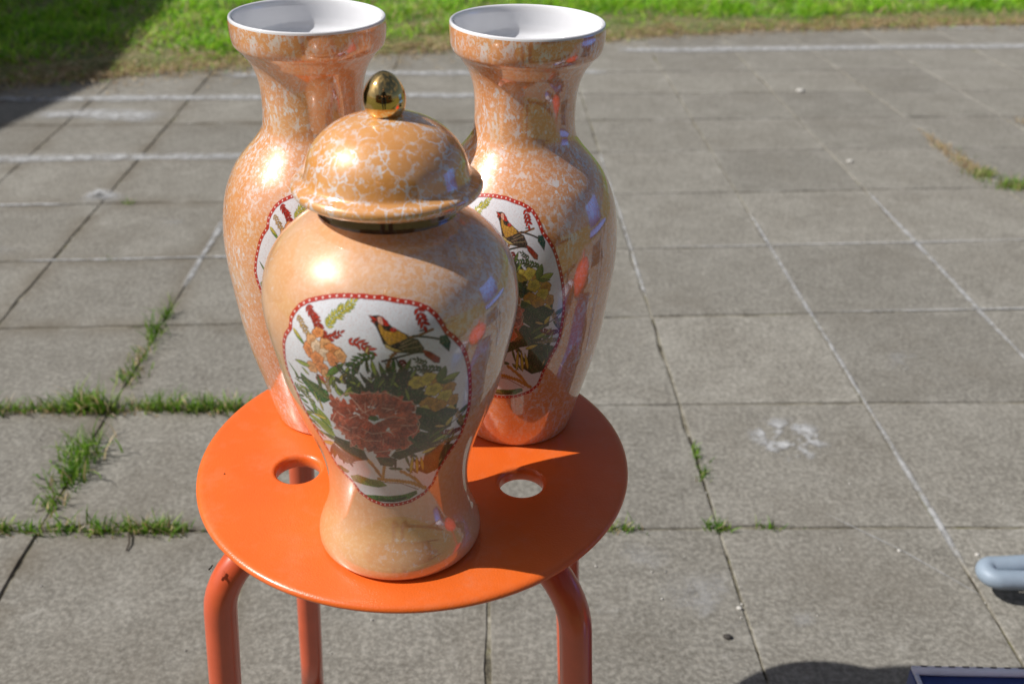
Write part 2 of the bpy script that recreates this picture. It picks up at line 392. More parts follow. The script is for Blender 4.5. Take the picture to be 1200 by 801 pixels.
smear(colpts(6, 1.0, 2.2), .002, .007); smear(colpts(7, 1.5, 2.35), .003, .008); smear(colpts(5, 1.75, 2.6), .002, .006)
smear(rowpts(3, .3, 2.0), .001, .006); smear(rowpts(2, .6, 1.7), .001, .005); smear(rowpts(3, -1.0, -.4), .003, .008)
smear(colpts(2, 1.75, 2.1), .004, .012)
def smudge(cx, cy, rx, ry, ang, scale, nm, lo=.30, mx=.3):
    bm = bmesh.new(); ly = bm.verts.layers.float.new('fade'); ca, sa = math.cos(ang), math.sin(ang); N_ = 26; gg = {}
    for i in range(N_ + 1):
        for j in range(N_ + 1):
            u, v = i / N_ * 2 - 1, j / N_ * 2 - 1; r_ = math.hypot(u, v)
            nz = mnoise.turbulence(Vector((u * scale + cx * 9, v * scale, .4)), 4, False)
            vv = bm.verts.new((cx + rx * u * ca - ry * v * sa, cy + rx * u * sa + ry * v * ca, .0017)); vv[ly] = mx * max(0, min(1, (nz - lo) * 5)) * max(0, min(1, (1 - r_) * 3)); gg[i, j] = vv
    for i in range(N_):
        for j in range(N_): bm.faces.new((gg[i, j], gg[i + 1, j], gg[i + 1, j + 1], gg[i, j + 1]))
    return obj(nm, bm, M['lime'], paving)
smudge(.426, 1.292, .065, .062, .3, 2.6, 'chalk_mark', -.06, 1.0); smudge(.30, .93, .16, .09, .2, 1.6, 'pale_stain'); smudge(.10, .98, .13, .07, .2, 1.7, 'pale_stain')
smudge(-1.2, 1.9, .2, .1, .1, 1.5, 'pale_stain'); smudge(.75, 1.55, .12, .08, .5, 1.8, 'pale_stain'); smudge(-.75, 2.05, .13, .08, .1, 1.6, 'pale_stain')
smear([(.43, 1.12), (.52, 1.04), (.60, .95)], .0006, .0016, nm='scratch')

# ------------------------------------------------------------------ ground and lawn
def lawn_edge(x):   # where the grass has crept over the slabs
    xs = [-6, -1.449, -.9, -.38, .623, 1.3, 2.07, 6]; ys = [2.2, 3.17, 3.42, 3.62, 3.97, 4.15, 4.30, 4.9]
    return np.interp(x, xs, ys)
bm = bmesh.new(); S = 120
for a, b in (((-S, -S), (S, S)),):
    vs_ = [bm.verts.new(v) for v in ((a[0], a[1], -.006), (b[0], a[1], -.006), (b[0], b[1], -.006), (a[0], b[1], -.006))]; bm.faces.new(vs_)
ground = tag(obj('ground', bm, M['soil'], smooth=False), None, None, kind='structure')
bm = bmesh.new(); prev = None
xs = np.linspace(-6, 6, 240)
for x in xs:
    y0 = lawn_edge(x) + random.uniform(-.035, .035)
    r_ = [bm.verts.new((x, y0 + t, z + random.uniform(-.002, .004) * (t > 0))) for t, z in ((0, .0035), (.04, .010), (.1, .016), (.4, .018), (1, .015), (6, .015))]
    if prev:
        for k in range(5): bm.faces.new((prev[k], r_[k], r_[k + 1], prev[k + 1]))
    prev = r_
tag(obj('soil', bm, M['soil']), None, None, kind='structure')

GREENS = np.array([(.24, .56, .015), (.36, .70, .03), (.13, .36, .012), (.50, .72, .08)])
DRY = np.array([(.68, .53, .31), (.58, .43, .23), (.76, .64, .44), (.34, .23, .12)])
def blades(name, base, h, lean, wid, tint, parent=None, mat=None):
    """one mesh of curved grass blades; arrays of base points, heights, lean vectors, widths and colours"""
    n = len(base); T = np.array([0, .4, .75, 1.0])
    ang = rng.uniform(0, 2 * PI, n); side = np.stack([np.cos(ang), np.sin(ang), 0 * ang], 1) * wid[:, None]
    V = np.zeros((n, 7, 3)); k = 0
    for ti, t in enumerate(T):
        p = base.copy(); p[:, 2] += h * (t - .25 * t * t * np.clip(np.hypot(lean[:, 0], lean[:, 1]) / np.maximum(h, 1e-4), 0, 2.2))
        p[:, :2] += lean * (t ** 1.7)[None] if False else lean * t ** 1.7
        wdt = [1, .85, .55, 0][ti]
        if ti < 3: V[:, k] = p - side * wdt; V[:, k + 1] = p + side * wdt; k += 2
        else: V[:, k] = p
    F = np.array([[0, 1, 3, 2], [2, 3, 5, 4]]); Tt = np.array([4, 5, 6])
    off = (np.arange(n) * 7)[:, None]
    quads = (F[None] + off[:, :, None]).reshape(-1, 4); tris = Tt[None] + off
    me = bpy.data.meshes.new(name); nv = n * 7; nl = quads.size + tris.size
    me.vertices.add(nv); me.vertices.foreach_set('co', V.reshape(-1).astype(np.float32))
    me.loops.add(nl); me.loops.foreach_set('vertex_index', np.concatenate([quads.ravel(), tris.ravel()]).astype(np.int32))
    me.polygons.add(len(quads) + len(tris))
    st = np.concatenate([np.arange(len(quads)) * 4, len(quads) * 4 + np.arange(len(tris)) * 3])
    me.polygons.foreach_set('loop_start', st.astype(np.int32)); me.update(calc_edges=True)
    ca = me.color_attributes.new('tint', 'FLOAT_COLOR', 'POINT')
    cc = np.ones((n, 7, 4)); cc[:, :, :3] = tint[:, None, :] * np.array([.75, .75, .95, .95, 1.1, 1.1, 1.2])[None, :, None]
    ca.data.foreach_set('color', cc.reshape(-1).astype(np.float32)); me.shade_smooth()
    return obj(name, me, mat or M['blade'], parent)
def pick(n, pdry): 
    g_ = GREENS[rng.integers(0, 4, n)]; d_ = DRY[rng.integers(0, 4, n)]; mk = rng.random(n) < pdry
    return np.where(mk[:, None], d_, g_) * rng.uniform(.75, 1.2, n)[:, None]
n = 85000
x = rng.uniform(-3.4, 3.6, n); t = rng.beta(1.0, 1.7, n) * 2.4 - .05; y = lawn_edge(x) + t
cl = np.array([mnoise.noise(Vector((a * 4.5, b * 4.5, 0))) for a, b in zip(x, y)])
cl2 = np.array([mnoise.noise(Vector((a * 1.8 + 9, b * 1.8, 3))) for a, b in zip(x, y)])
straw = np.clip(1 - t / (.12 + .14 * (cl2 + .3)), 0, 1)
keep = (rng.random(n) < np.clip(.75 + cl * .7, .2, 1))
x, y, t, cl, cl2, straw = [a[keep] for a in (x, y, t, cl, cl2, straw)]; n = len(x)
h_ = np.clip(rng.uniform(.022, .052, n) * (1 + cl * .9), .010, .1) * np.clip(.4 + t * 5, .4, 1)
la = rng.uniform(0, 2 * PI, n); lm = h_ * rng.uniform(.4, 1.6, n) + straw * rng.uniform(0, .03, n)
lean = np.stack([np.cos(la) * lm, np.sin(la) * lm], 1)
base = np.stack([x, y, np.clip(t * .2, .002, .012)], 1)
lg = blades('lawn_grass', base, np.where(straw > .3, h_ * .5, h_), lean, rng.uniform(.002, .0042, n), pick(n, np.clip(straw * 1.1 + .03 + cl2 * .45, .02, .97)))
tag(lg, 'short green lawn with dry straw coloured edge creeping over the back of the paving', 'lawn', kind='stuff')
n = 16000
x = rng.uniform(-2.6, 3.4, n); y = lawn_edge(x) + rng.normal(.03, .05, n) + .10 * np.array([mnoise.noise(Vector((a * 3.1, 5.5, 0))) for a in x])
la = rng.uniform(0, 2 * PI, n); lm = rng.uniform(.012, .04, n)
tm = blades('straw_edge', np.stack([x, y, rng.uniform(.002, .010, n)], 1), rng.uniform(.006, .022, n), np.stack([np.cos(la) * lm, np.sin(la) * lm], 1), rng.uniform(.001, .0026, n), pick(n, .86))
tag(tm, 'band of matted straw where the lawn meets the paving', 'straw', kind='stuff')
# dry litter that lies on the slabs along the lawn edge
n = 3500
x = rng.uniform(-1.6, 3.0, n); y = lawn_edge(x) - np.abs(rng.normal(0, .05, n)) * (1 + 1.2 * (x < -.2))
la = rng.uniform(0, 2 * PI, n); lm = rng.uniform(.01, .04, n)
base = np.stack([x, y, np.full(n, .003)], 1)
lt = blades('dry_litter', base, rng.uniform(.002, .008, n), np.stack([np.cos(la) * lm, np.sin(la) * lm], 1), rng.uniform(.0008, .002, n), pick(n, 1.0))
tag(lt, 'loose dry straw and dead stalks scattered on the slabs beside the lawn', 'dry grass', kind='stuff')

GREENS = np.array([(.13, .30, .016), (.20, .38, .03), (.08, .21, .014), (.30, .42, .07)])
def tuft_arr(cx, cy, sx, sy, n, hm, pdry=.12, dirv=None):
    x = rng.normal(cx, sx, n); y = rng.normal(cy, sy, n); h_ = rng.uniform(.35, 1, n) * hm
    la = rng.uniform(0, 2 * PI, n); lm = h_ * rng.uniform(.2, 1.0, n)
    return np.stack([x, y, np.full(n, -.003)], 1), h_, np.stack([np.cos(la) * lm, np.sin(la) * lm], 1), rng.uniform(.0007, .0016, n), pick(n, pdry)
def cat(parts): return [np.concatenate(a) for a in zip(*parts)]
strip1 = []; 
for k in range(72):
    x = -1.12 + .80 * k / 71 + random.uniform(-.012, .012); n1, r1 = rowY[1]; y = r1 + n1 * x
    dn = .5 + .9 * mnoise.noise(Vector((x * 14, 2.2, 0))); clump = max(0, 1 - abs(x + .665) / .05); clump2 = max(0, 1 - abs(x + .52) / .06) * .35
    k_ = max(.18, dn) + 1.3 * clump + clump2
    strip1.append(tuft_arr(x, y + random.gauss(0, .003), .017, .007, int(34 * k_), min(.062, .024 + .020 * k_), .16))
    strip1.append(tuft_arr(x, y - .004, .02, .007, 16, .010, .95))
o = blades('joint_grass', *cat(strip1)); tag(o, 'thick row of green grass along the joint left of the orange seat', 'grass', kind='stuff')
strip0 = []
for k in range(40):
    x = random.choice([random.uniform(-.84, -.3), random.uniform(-.72, -.62), random.uniform(-.55, -.45)]); n1, r1 = rowY[0]; y = r1 + n1 * x
    strip0.append(tuft_arr(x, y, .012, .006, int(random.uniform(8, 34)), random.uniform(.016, .042), .2))
o = blades('joint_grass', *cat(strip0)); tag(o, 'sparse row of grass along the near joint level with the stool seat', 'grass', kind='stuff')
def tuft(label, specs, group=None, name='grass_tuft'):
    cx, cy = specs[0][0], specs[0][1]
    arr = cat([tuft_arr(s[0] - cx, s[1] - cy, *s[2:]) for s in specs])
    o = blades(name, *arr); o.location = (cx, cy, 0); return tag(o, label, 'grass tuft', group)
def cj(i, y): m1, c1 = colX[i]; return c1 + m1 * y
def rj(j, x): n1, r1 = rowY[j]; return r1 + n1 * x
tuft('dense grass tuft in the joint between the two grassy rows left of the stool', [(cj(2, 1.16), 1.16, .016, .022, 130, .042, .1), (cj(2, 1.22), 1.22, .018, .02, 130, .05, .08), (cj(2, 1.1), 1.1, .01, .014, 50, .03, .3)])
tuft('tall slim grass tuft farthest up the joint left of the vases', [(cj(2, 1.58), 1.58, .008, .016, 50, .05, .05), (cj(2, 1.64), 1.64, .006, .01, 22, .06, .05), (cj(2, 1.5), 1.5, .008, .02, 50, .032, .25)])
tuft('low yellow green tuft just above the thick grass row', [(cj(2, 1.44), 1.44, .010, .018, 60, .03, .2)])
tuft('small grass tuft between slabs just beside the right edge of the seat', [(cj(5, 1.25), 1.25, .004, .012, 34, .022, .1), (cj(5, 1.2), 1.2, .006, .01, 34, .022, .1)])
tuft('flat grass tuft in the near joint closest to the stool seat', [(.155, rj(0, .155), .016, .005, 60, .022, .25)])
tuft('grass tuft at the crossing of two joints right of the stool', [(.285, rj(0, .285), .009, .005, 60, .022, .1)])
tuft('rightmost little tuft on the near joint', [(.355, rj(0, .355), .012, .004, 32, .018, .1)])
tuft('tiny green sprout in a far joint left of the vases', [(-.88, rj(4, -.88), .008, .006, 26, .02, .05)])
tuft('tiny yellow green sprout in the joint left of the vases', [(-.83, rj(3, -.83), .010, .004, 22, .012, .3)])
tuft('larger green weed clump in the far right joint', [(1.25, 2.40, .032, .016, 300, .035, .2)], name='weed_clump')
tuft('smaller green weed clump just left of the larger one in the far right joint', [(1.185, 2.48, .018, .02, 190, .03, .35)], name='weed_clump')
tag(tuft('brown dead weed strip above the green clumps at far right', [(1.17, 2.56, .016, .05, 420, .02, .85), (1.155, 2.68, .012, .05, 300, .018, .95), (1.15, 2.78, .006, .03, 120, .012, 1.0)], name='dead_weed'), None, None, kind='stuff')
tuft('dry brown tuft at the right edge of the paving view', [(1.50, 2.93, .022, .012, 150, .02, 1.0)], name='dead_weed')
for i, (x, y, r_, mt_, lb) in enumerate([(.262, .882, .0045, 'dstone', 'dark crumb on the slab below the near joint'), (.285, .93, .003, 'stone', 'pale crumb on the joint line right of the stool'),
        (.892, 3.203, .011, 'stone', 'white pebble far back on the paving'), (.87, 2.558, .007, 'stone', 'white pebble on the far joint right of centre'), (.516, 1.042, .0025, 'stone', 'white grit speck on the scratched slab'), (.617, 1.037, .0028, 'stone', 'pale grit speck near the grey tube')]):
    o = obj('pebble', lump(r_, 1.2, 1, .6), M[mt_]); o.location = (x, y, r_ * .4); tag(o, lb, 'pebble')
o = obj('strand', tube([(-.502, 1.048, .003), (-.497, 1.036, .005), (-.492, 1.022, .004), (-.492, 1.010, .002)], .0011, 8), M['strand'])  # thin dark curled strand lying on the slab
tag(o, 'thin dark curled twig on the slab just below the near grassy joint', 'strand')

bm = bmesh.new()
for k in range(900):
    x, y = random.uniform(-1.9, 2.2), random.uniform(.7, 3.4)
    if random.random() < .5:
        i = random.choice(list(colX)); x = colX[i][1] + colX[i][0] * y + random.gauss(0, .008)
    r_ = random.uniform(.0006, .0019); c0 = Vector((x, y, .001 + r_ * .4)); vs_ = [bm.verts.new(c0 + Vector((math.cos(a) * r_ * random.uniform(.7, 1.3), math.sin(a) * r_ * random.uniform(.7, 1.3), -r_ * .5))) for a in (0, 1.57, 3.14, 4.71)]
    t_ = bm.verts.new(c0 + Vector((0, 0, r_ * .6)))
    for q in range(4): bm.faces.new((vs_[q], vs_[(q + 1) % 4], t_))
tag(obj('grit', bm, M['stone'], smooth=False), 'fine pale grit scattered over the paving slabs', 'grit', kind='stuff')

# ------------------------------------------------------------------ stool
SX, SY, SZ, SR = -.071, .628, .4408, .16
stool = thing('stool', 'round orange metal stool with red tube legs carrying the three vases', 'stool', (SX, SY, 0))
holes = [(-.085, -.020), (.080, -.030)]
def seat_bm():
    bm = bmesh.new(); seg = 160; er = .0035
    outer = [bm.verts.new(((SR - .006) * math.cos(2 * PI * k / seg), (SR - .006) * math.sin(2 * PI * k / seg), SZ)) for k in range(seg)]
    es = [bm.edges.new((outer[k], outer[(k + 1) % seg])) for k in range(seg)]
    hr = []
    for hx, hy in holes:
        rg = [bm.verts.new((hx + .0195 * math.cos(2 * PI * k / 48), hy + .0195 * math.sin(2 * PI * k / 48), SZ)) for k in range(48)]
        es += [bm.edges.new((rg[k], rg[(k + 1) % 48])) for k in range(48)]; hr.append(rg)
    bmesh.ops.triangle_fill(bm, edges=es, use_beauty=True, use_dissolve=False)
    for f in bm.faces:
        if f.normal.z < 0: f.normal_flip()
    def ext(ring, cx, cy, prof, flip):
        prev = ring; n = len(ring)
        for r, z in prof:
            nw = [bm.verts.new((cx + r * math.cos(2 * PI * k / n), cy + r * math.sin(2 * PI * k / n), z)) for k in range(n)]
            for k in range(n):
                q = (prev[k], nw[k], nw[(k + 1) % n], prev[(k + 1) % n]); bm.faces.new(q if not flip else q[::-1])
            prev = nw
        return prev
    ext(outer, 0, 0, [(SR - .0032, SZ - .0003), (SR - .0013, SZ - .0011), (SR - .0002, SZ - .0024), (SR, SZ - .0038), (SR - .0008, SZ - .0052), (SR - .0026, SZ - .0058), (SR - .006, SZ - .0056), (SR - .009, SZ - .0045), (0.001, SZ - .0045)], False)
    for (hx, hy), rg in zip(holes, hr):
        ext(rg, hx, hy, [(.0180, SZ - .0003), (.0166, SZ - .0014), (.0158, SZ - .0034), (.0156, SZ - .008), (.0166, SZ - .0105)], True)
    return bm
# underside disc must leave the holes open: build it as a ring wall only
def seat_fixed():
    bm = seat_bm()
    dead = [f for f in bm.faces if all(abs(v.co.z - (SZ - .0045)) < 1e-5 for v in f.verts)]
    bmesh.ops.delete(bm, geom=dead, context='FACES'); return bm
seat = obj('seat', seat_fixed(), M['seat'], stool)
LEGA = [218.5, 316.5, 134.5, 43.0]
for k, A in enumerate(LEGA):
    a = R(A); d = Vector((math.cos(a), math.sin(a), 0)); zt = SZ - .0178 if k in (0, 3) else SZ - .0188
    pts = []
    for r_ in (.0, .03, .06, .09, .118): pts.append((r_, zt))
    cr, cz, rb = .118, zt - .046, .046
    for q in range(1, 10): t = q / 9 * R(86.5); pts.append((cr + rb * math.sin(t), cz + rb * math.cos(t)))
    r0, z0 = pts[-1]
    for t in (.15, .35, .6, .8, 1.0): pts.append((r0 + (.192 - r0) * t, z0 + (.012 - z0) * t))
    leg = obj('leg', tube([d * r_ + Vector((0, 0, z)) for r_, z in pts], .0114, 28), M['leg'], stool)
    obj('rubber_foot', lathe([(.0, .0115), (.002, .0138), (.02, .0138), (.022, .0125)], 20, cx=d.x * .192, cy=d.y * .192, cap0=True), M['rubber'], leg)

# ------------------------------------------------------------------ ceramics
vase_prof = [(0, .0405), (.0012, .0428), (.005, .0441), (.0132, .0466), (.0264, .0496), (.0396, .0530), (.0528, .0563), (.066, .0595), (.0792, .0622), (.0924, .0642), (.1056, .0658),
             (.1188, .0673), (.132, .0687), (.1452, .0696), (.1584, .0696), (.1716, .0684), (.1848, .0660), (.196, .0622), (.205, .0578), (.2112, .0535), (.218, .0478), (.2244, .0422), (.231, .0376),
             (.2376, .0352), (.25, .0344), (.262, .0349), (.271, .0366), (.279, .0398), (.2845, .0435), (.288, .0462)]
collar_prof = [(.288, .0462), (.2895, .0480), (.2915, .0496), (.2950, .0507), (.2990, .0512), (.3050, .0515), (.3075, .0514)]
def vase_body():
    bm = lathe(crom(vase_prof, 4) + crom(collar_prof, 4)[1:], 144, cap0=True); return bm
def vase_lip(): # white lip and inside
    return lathe(crom([(.3075, .0514), (.3088, .0511), (.3094, .0503), (.3091, .0493), (.3080, .0485), (.3050, .0478), (.3, .0473), (.295, .0468), (.2905, .0455), (.2875, .0425), (.284, .038), (.278, .0335), (.268, .0312), (.25, .0306), (.232, .033), (.22, .041), (.2, .058), (.16, .066), (.1, .0615), (.03, .046), (.006, .038)], 4) + [(.006, 0)], 144)
jar_prof = [(0, .0505), (.0012, .0528), (.004, .0541), (.009, .0540), (.014, .0526), (.02, .0503), (.027, .0478), (.035, .0461), (.044, .0455), (.053, .0458), (.062, .0469), (.071, .0488), (.08, .0514), (.09, .0549), (.10, .0587), (.11, .0622),
            (.12, .0652), (.13, .0677), (.14, .0697), (.15, .0717), (.16, .0738), (.17, .0754), (.179, .0760), (.188, .0753), (.197, .0733), (.206, .0695), (.214, .0640), (.221, .0568), (.227, .0490), (.2305, .0430), (.2325, .0402)]
ART = None
#ART_BEGIN
BORDER = [-60.7,42.1,-57.2,48.5,-52.9,53.7,-52.8,58.9,-50.2,64.1,-46.5,69.1,-40.9,73.2,-33.7,76.2,-25.0,79.0,-17.0,80.3,-7.0,80.9,6.4,80.4,13.9,78.8,21.3,77.4,27.1,75.5,32.7,72.4,36.6,68.0,39.5,62.8,41.6,58.0,46.5,52.9,50.8,46.9,54.0,40.0,57.5,29.7,60.3,19.0,62.4,8.5,63.5,-1.1,63.4,-11.3,62.6,-25.3,58.9,-35.1,51.7,-50.1,49.5,-54.6,48.3,-59.1,45.6,-67.0,36.7,-73.8,23.7,-78.1,8.8,-80.4,-6.1,-80.6,-19.4,-77.8,-30.9,-72.8,-36.5,-65.1,-45.5,-59.3,-51.1,-53.5,-53.5,-43.9,-54.0,-29.4,-57.5,-18.2,-60.5,-7.0,-63.4,2.8,-66.2,11.6,-67.4,19.1,-65.0,29.6]
OPS = [
('S',[-45.7,62.1,-36.6,51.9],3.2,1.6,'o','b'),
('S',[-25.6,60.4,-22.8,66.1,-17.1,71.0,-11.5,75.6],4.6,2.0,'y','g'),
('S',[-39.9,69.4,-34.7,64.6,-29.9,58.5,-25.6,52.5],4.4,2.3,'r','d'),
('S',[-39.9,69.4,-34.7,64.6,-29.9,58.5,-25.6,52.5],2.4,1.6,'r','d'),
('S',[-27.1,53.2,-22.4,55.2,-17.9,58.4],3.4,1.8,'r','d'),
('L',[-49.3,54.0,-40.1,45.6],3.0,'g','k'),
('L',[-49.3,54.0,-42.8,49.0],1.6,'y','y'),
('S',[-13.1,54.1,-8.8,54.1,-4.2,52.0,-0.7,49.1],4.4,2.2,'r','d'),
('S',[0.7,47.6,-5.0,45.7,-10.4,41.3,-13.2,37.5],4.8,2.4,'G','k'),
('B',[-31.4,56.2],4,3,20,'p','b'),
('B',[-35.5,50.1],4,4.5,0,'q','b'),
('B',[-38.5,43.9],3.5,5,10,'p','b'),
('B',[-32.4,46.8],4,5,-10,'w','b'),
('B',[-26.3,49.3],4,5,30,'q','b'),
('B',[-21.7,47.7],6,3.6,-20,'p','b'),
('B',[-18.4,44.6],3.6,4.5,0,'q','b'),
('B',[-27.8,43.6],4,4,0,'w','b'),
('B',[-23.4,41.4],3.4,5.5,10,'p','b'),
('B',[-33.4,39.3],4.5,5,-20,'p','b'),
('B',[-38.4,32.4],4,4,0,'q','b'),
('B',[-31.0,33.6],4.5,4.5,20,'p','b'),
('B',[-28.4,30.0],4,4,0,'q','b'),
('B',[-34.0,25.2],3.4,3.4,0,'R','b'),
('L',[-39.6,32.6,-51.9,32.6],3.6,'l','k'),
('L',[-52.6,18.6,-60.3,28.2],1.8,'g','k'),
('L',[-28.5,29.4,-16.4,40.5],4.4,'g','k'),
('L',[-30.1,29.6,-16.2,26.0],3.4,'l','k'),
('L',[-21.2,27.5,-13.9,35.7],3,'y','k'),
('S',[-29.5,16.4,-29.9,22.7,-27.8,27.1],3,1.5,'o','b'),
('S',[-61.8,9.9,-54.6,9.5,-49.0,6.8,-45.6,3.0],4,1.8,'l','k'),
('P',[-49.6,24.4,-44.1,21.5,-37.9,20.1,-31.1,17.2,-29.4,11.3,-36.1,6.5,-42.5,8.1,-46.7,13.5,-51.2,17.9],'G','k',0.5),
('L',[-30.0,11.1,-51.1,22.4],6,'m','k'),
('L',[-34.4,-14.2,-58.4,-8.8],5,'l','g'),
('L',[-34.4,-12.0,-49.7,2.6],4.4,'l','g'),
('L',[-34.5,-16.5,-51.5,-11.8],4.6,'l','g'),
('L',[-35.0,-9.3,-43.2,1.3],4,'l','g'),
('L',[-35.2,-14.5,-49.1,-2.4],2.2,'g','g'),
('L',[-34.0,-19.3,-46.3,-15.2],5,'l','g'),
('L',[-34.4,-22.5,-47.7,-21.8],4,'m','g'),
('L',[-32.1,-26.5,-54.9,-32.2],4,'y','b'),
('S',[-54.6,-17.5,-50.1,-22.9,-47.4,-24.7],2.6,1.4,'R','d'),
('L',[5.4,21.5,-7.4,32.3],3.6,'m','k'),
('L',[5.4,21.5,-5.8,28.7],3.4,'m','k'),
('L',[6.9,21.5,-2.0,41.0],3.4,'m','k'),
('L',[8.3,21.5,2.7,43.3],3.6,'m','k'),
('L',[10.2,20.0,8.2,42.2],3.2,'m','k'),
('L',[12.3,21.2,14.6,39.5],3.4,'m','k'),
('L',[14.2,21.1,19.2,36.7],3,'m','k'),
('L',[3.3,20.2,-10.2,24.4],3,'m','k'),
('L',[5.4,21.5,-1.4,35.2],1.3,'l','l'),
('L',[8.3,21.5,5.3,38.8],1.3,'l','l'),
('L',[4.5,22.8,-4.6,31.3],1.3,'l','l'),
('P',[-15.0,34.9,-10.4,31.9,-7.0,26.1,-4.7,19.9,-9.4,14.2,-15.5,15.9,-17.6,23.2],'D','k',0.5),
('L',[-22.1,15.7,-25.0,24.1],4,'l','k'),
('B',[-0.5,21.4],9,5,0,'D','k'),
('B',[-5.9,17.1],6,4,0,'m','k'),
('S',[37.4,34.2,31.7,35.7,25.8,37.5,19.2,37.3],3.6,2,'G','k'),
('S',[14.7,44.0,16.4,39.4,14.5,34.9],3.4,2,'d','d'),
('B',[17.2,27.2],12,9,-20,'D','k'),
('P',[9.6,29.1,18.2,27.1,25.2,22.1,33.8,16.3,28.6,12.3,21.3,9.8,14.0,8.0,8.1,16.3],'D','k',0.5),
('L',[-58.4,-9.9,-73.8,-11.0],2.6334363953404702,'l','k'),
('L',[-55.4,-24.3,-63.5,-20.1],2.069267335193889,'G','k'),
('L',[-47.5,-5.1,-58.0,-1.6],2.121498606989673,'m','k'),
('L',[-38.1,-0.3,-39.5,9.2],1.9032408696950964,'y','k'),
('L',[-81.6,-31.7,-83.1,-24.7],2.593174370337062,'G','k'),
('L',[-51.0,-22.7,-62.9,-19.8],2.398007372865989,'m','k'),
('L',[-33.3,17.9,-40.0,18.1],3.075124180567664,'G','k'),
('L',[-46.7,-17.8,-56.1,-13.1],2.566229555876431,'y','k'),
('L',[-46.8,-6.2,-44.4,5.6],3.027629281560022,'g','k'),
('L',[-37.0,-6.0,-50.2,-6.3],3.0740228315017797,'y','k'),
('L',[-50.3,-13.3,-70.5,-17.5],2.5655920580566702,'g','k'),
('L',[-61.6,-8.9,-65.0,-2.2],2.267304261034533,'l','k'),
('L',[-45.0,11.6,-56.1,13.0],2.9545971320166617,'l','k'),
('L',[-50.3,-15.3,-60.3,-13.0],2.5361068733422227,'g','k'),
('L',[-68.0,-35.0,-80.6,-37.1],2.599691651435581,'l','k'),
('L',[-44.0,-22.0,-52.1,-20.6],2.7166529954609766,'g','k'),
('L',[-80.6,-39.6,-67.0,-22.8],2.4185325226996763,'y','k'),
('L',[-66.2,-28.0,-65.4,-20.7],3.0847483462304446,'y','k'),
('L',[-60.2,-14.6,-60.8,-2.7],2.388679487490181,'g','k'),
('L',[-48.1,-5.3,-63.5,-10.9],2.573954777936185,'l','k'),
('L',[-54.0,-9.7,-84.2,-21.6],2.2521860924819523,'g','k'),
('L',[-40.7,5.4,-42.8,14.8],1.8488372096880528,'l','k'),
('L',[-31.0,21.6,-37.3,25.9],2.2082271891122565,'y','k'),
('L',[-50.9,0.9,-60.4,1.4],2.5943079576147974,'g','k'),
('L',[-35.3,16.9,-35.5,29.0],2.70885270547662,'m','k'),
('L',[-48.9,7.2,-48.8,14.4],2.0636126431933244,'G','k'),
('L',[-42.3,25.3,-47.2,29.7],2.0749273973221993,'l','k'),
('L',[-53.3,5.3,-64.4,1.6],2.0502323762924948,'G','k'),
('L',[-47.4,20.7,-57.5,17.4],1.590803805851496,'G','k'),
('L',[-54.4,16.6,-56.2,22.5],2.206257841135055,'m','k'),
('L',[-45.9,17.3,-52.4,20.1],1.8647207956489493,'G','k'),
('L',[-49.9,15.7,-59.3,16.1],1.5559978589383592,'l','k'),
('L',[-52.1,6.3,-56.9,9.5],1.9588714998227443,'G','k'),
('L',[-58.4,5.2,-59.9,11.6],1.9190149766457534,'m','k'),
('L',[-19.6,15.9,-13.9,25.0],3.082253376641233,'l','k'),
('L',[-12.5,33.2,-7.7,40.1],3.0210112394244146,'D','k'),
('L',[-16.4,33.2,-14.2,38.8],2.209854489347041,'l','k'),
('L',[-18.4,25.3,-13.0,32.2],2.2637584546433938,'G','k'),
('L',[-10.8,24.2,-8.2,29.3],2.1070441247264577,'l','k'),
('L',[-19.5,17.3,-24.7,22.1],3.0182964646557213,'m','k'),
('L',[-12.1,34.0,-10.6,42.8],1.8849114078539282,'G','k'),
('L',[-24.4,20.0,-24.1,25.4],2.24005101672893,'l','k'),
('L',[-13.4,19.3,-17.1,20.9],2.4476568425230703,'l','k'),
('L',[-11.8,32.6,-12.0,38.7],2.228953740397898,'G','k'),
('L',[-21.0,25.2,-23.1,30.0],3.1044295809224933,'D','k'),
('L',[-26.7,20.6,-23.6,28.2],1.9238715991136013,'m','k'),
('L',[-28.0,22.1,-25.4,30.5],2.6476793483012107,'l','k'),
('L',[-16.7,25.3,-18.4,31.7],2.7337448587226363,'D','k'),
('L',[-10.8,26.6,-15.2,28.2],2.1711179931738966,'l','k'),
('L',[-12.9,29.9,-16.0,32.3],2.2432343814261735,'G','k'),
('L',[-2.2,21.2,5.2,30.7],2.699750126189084,'k','k'),
('L',[16.4,21.2,19.5,31.5],1.803759893878884,'k','k'),
('L',[14.4,26.2,10.5,34.4],2.3126476701360836,'k','k'),
('L',[-3.2,16.4,-6.1,21.3],2.6898426895049266,'m','k'),
('L',[-3.6,34.8,-4.0,45.9],2.0213937858856594,'D','k'),
('L',[16.7,36.2,20.1,44.7],2.5381895134297476,'m','k'),
('L',[10.3,35.3,10.7,45.4],2.7233071604130625,'G','k'),
('L',[17.4,31.4,13.4,38.0],2.419177176655352,'D','k'),
('L',[1.7,23.6,8.0,31.7],2.8395772422843617,'D','k'),
('L',[8.0,14.3,6.1,27.2],1.8727445895845087,'l','k'),
('L',[10.3,23.9,16.7,32.6],1.8674095437790719,'D','k'),
('L',[19.3,33.3,12.2,41.8],2.7799372574565315,'k','k'),
('L',[20.8,22.7,24.0,28.4],2.5824628150389772,'G','k'),
('L',[10.9,30.3,6.1,40.1],2.8241106657344273,'D','k'),
('L',[13.0,16.9,14.0,28.5],2.8605049383685603,'G','k'),
('L',[3.6,31.5,6.8,38.3],2.363866724614534,'G','k'),
('L',[3.3,19.3,-4.0,30.0],2.2555078348650515,'k','k'),
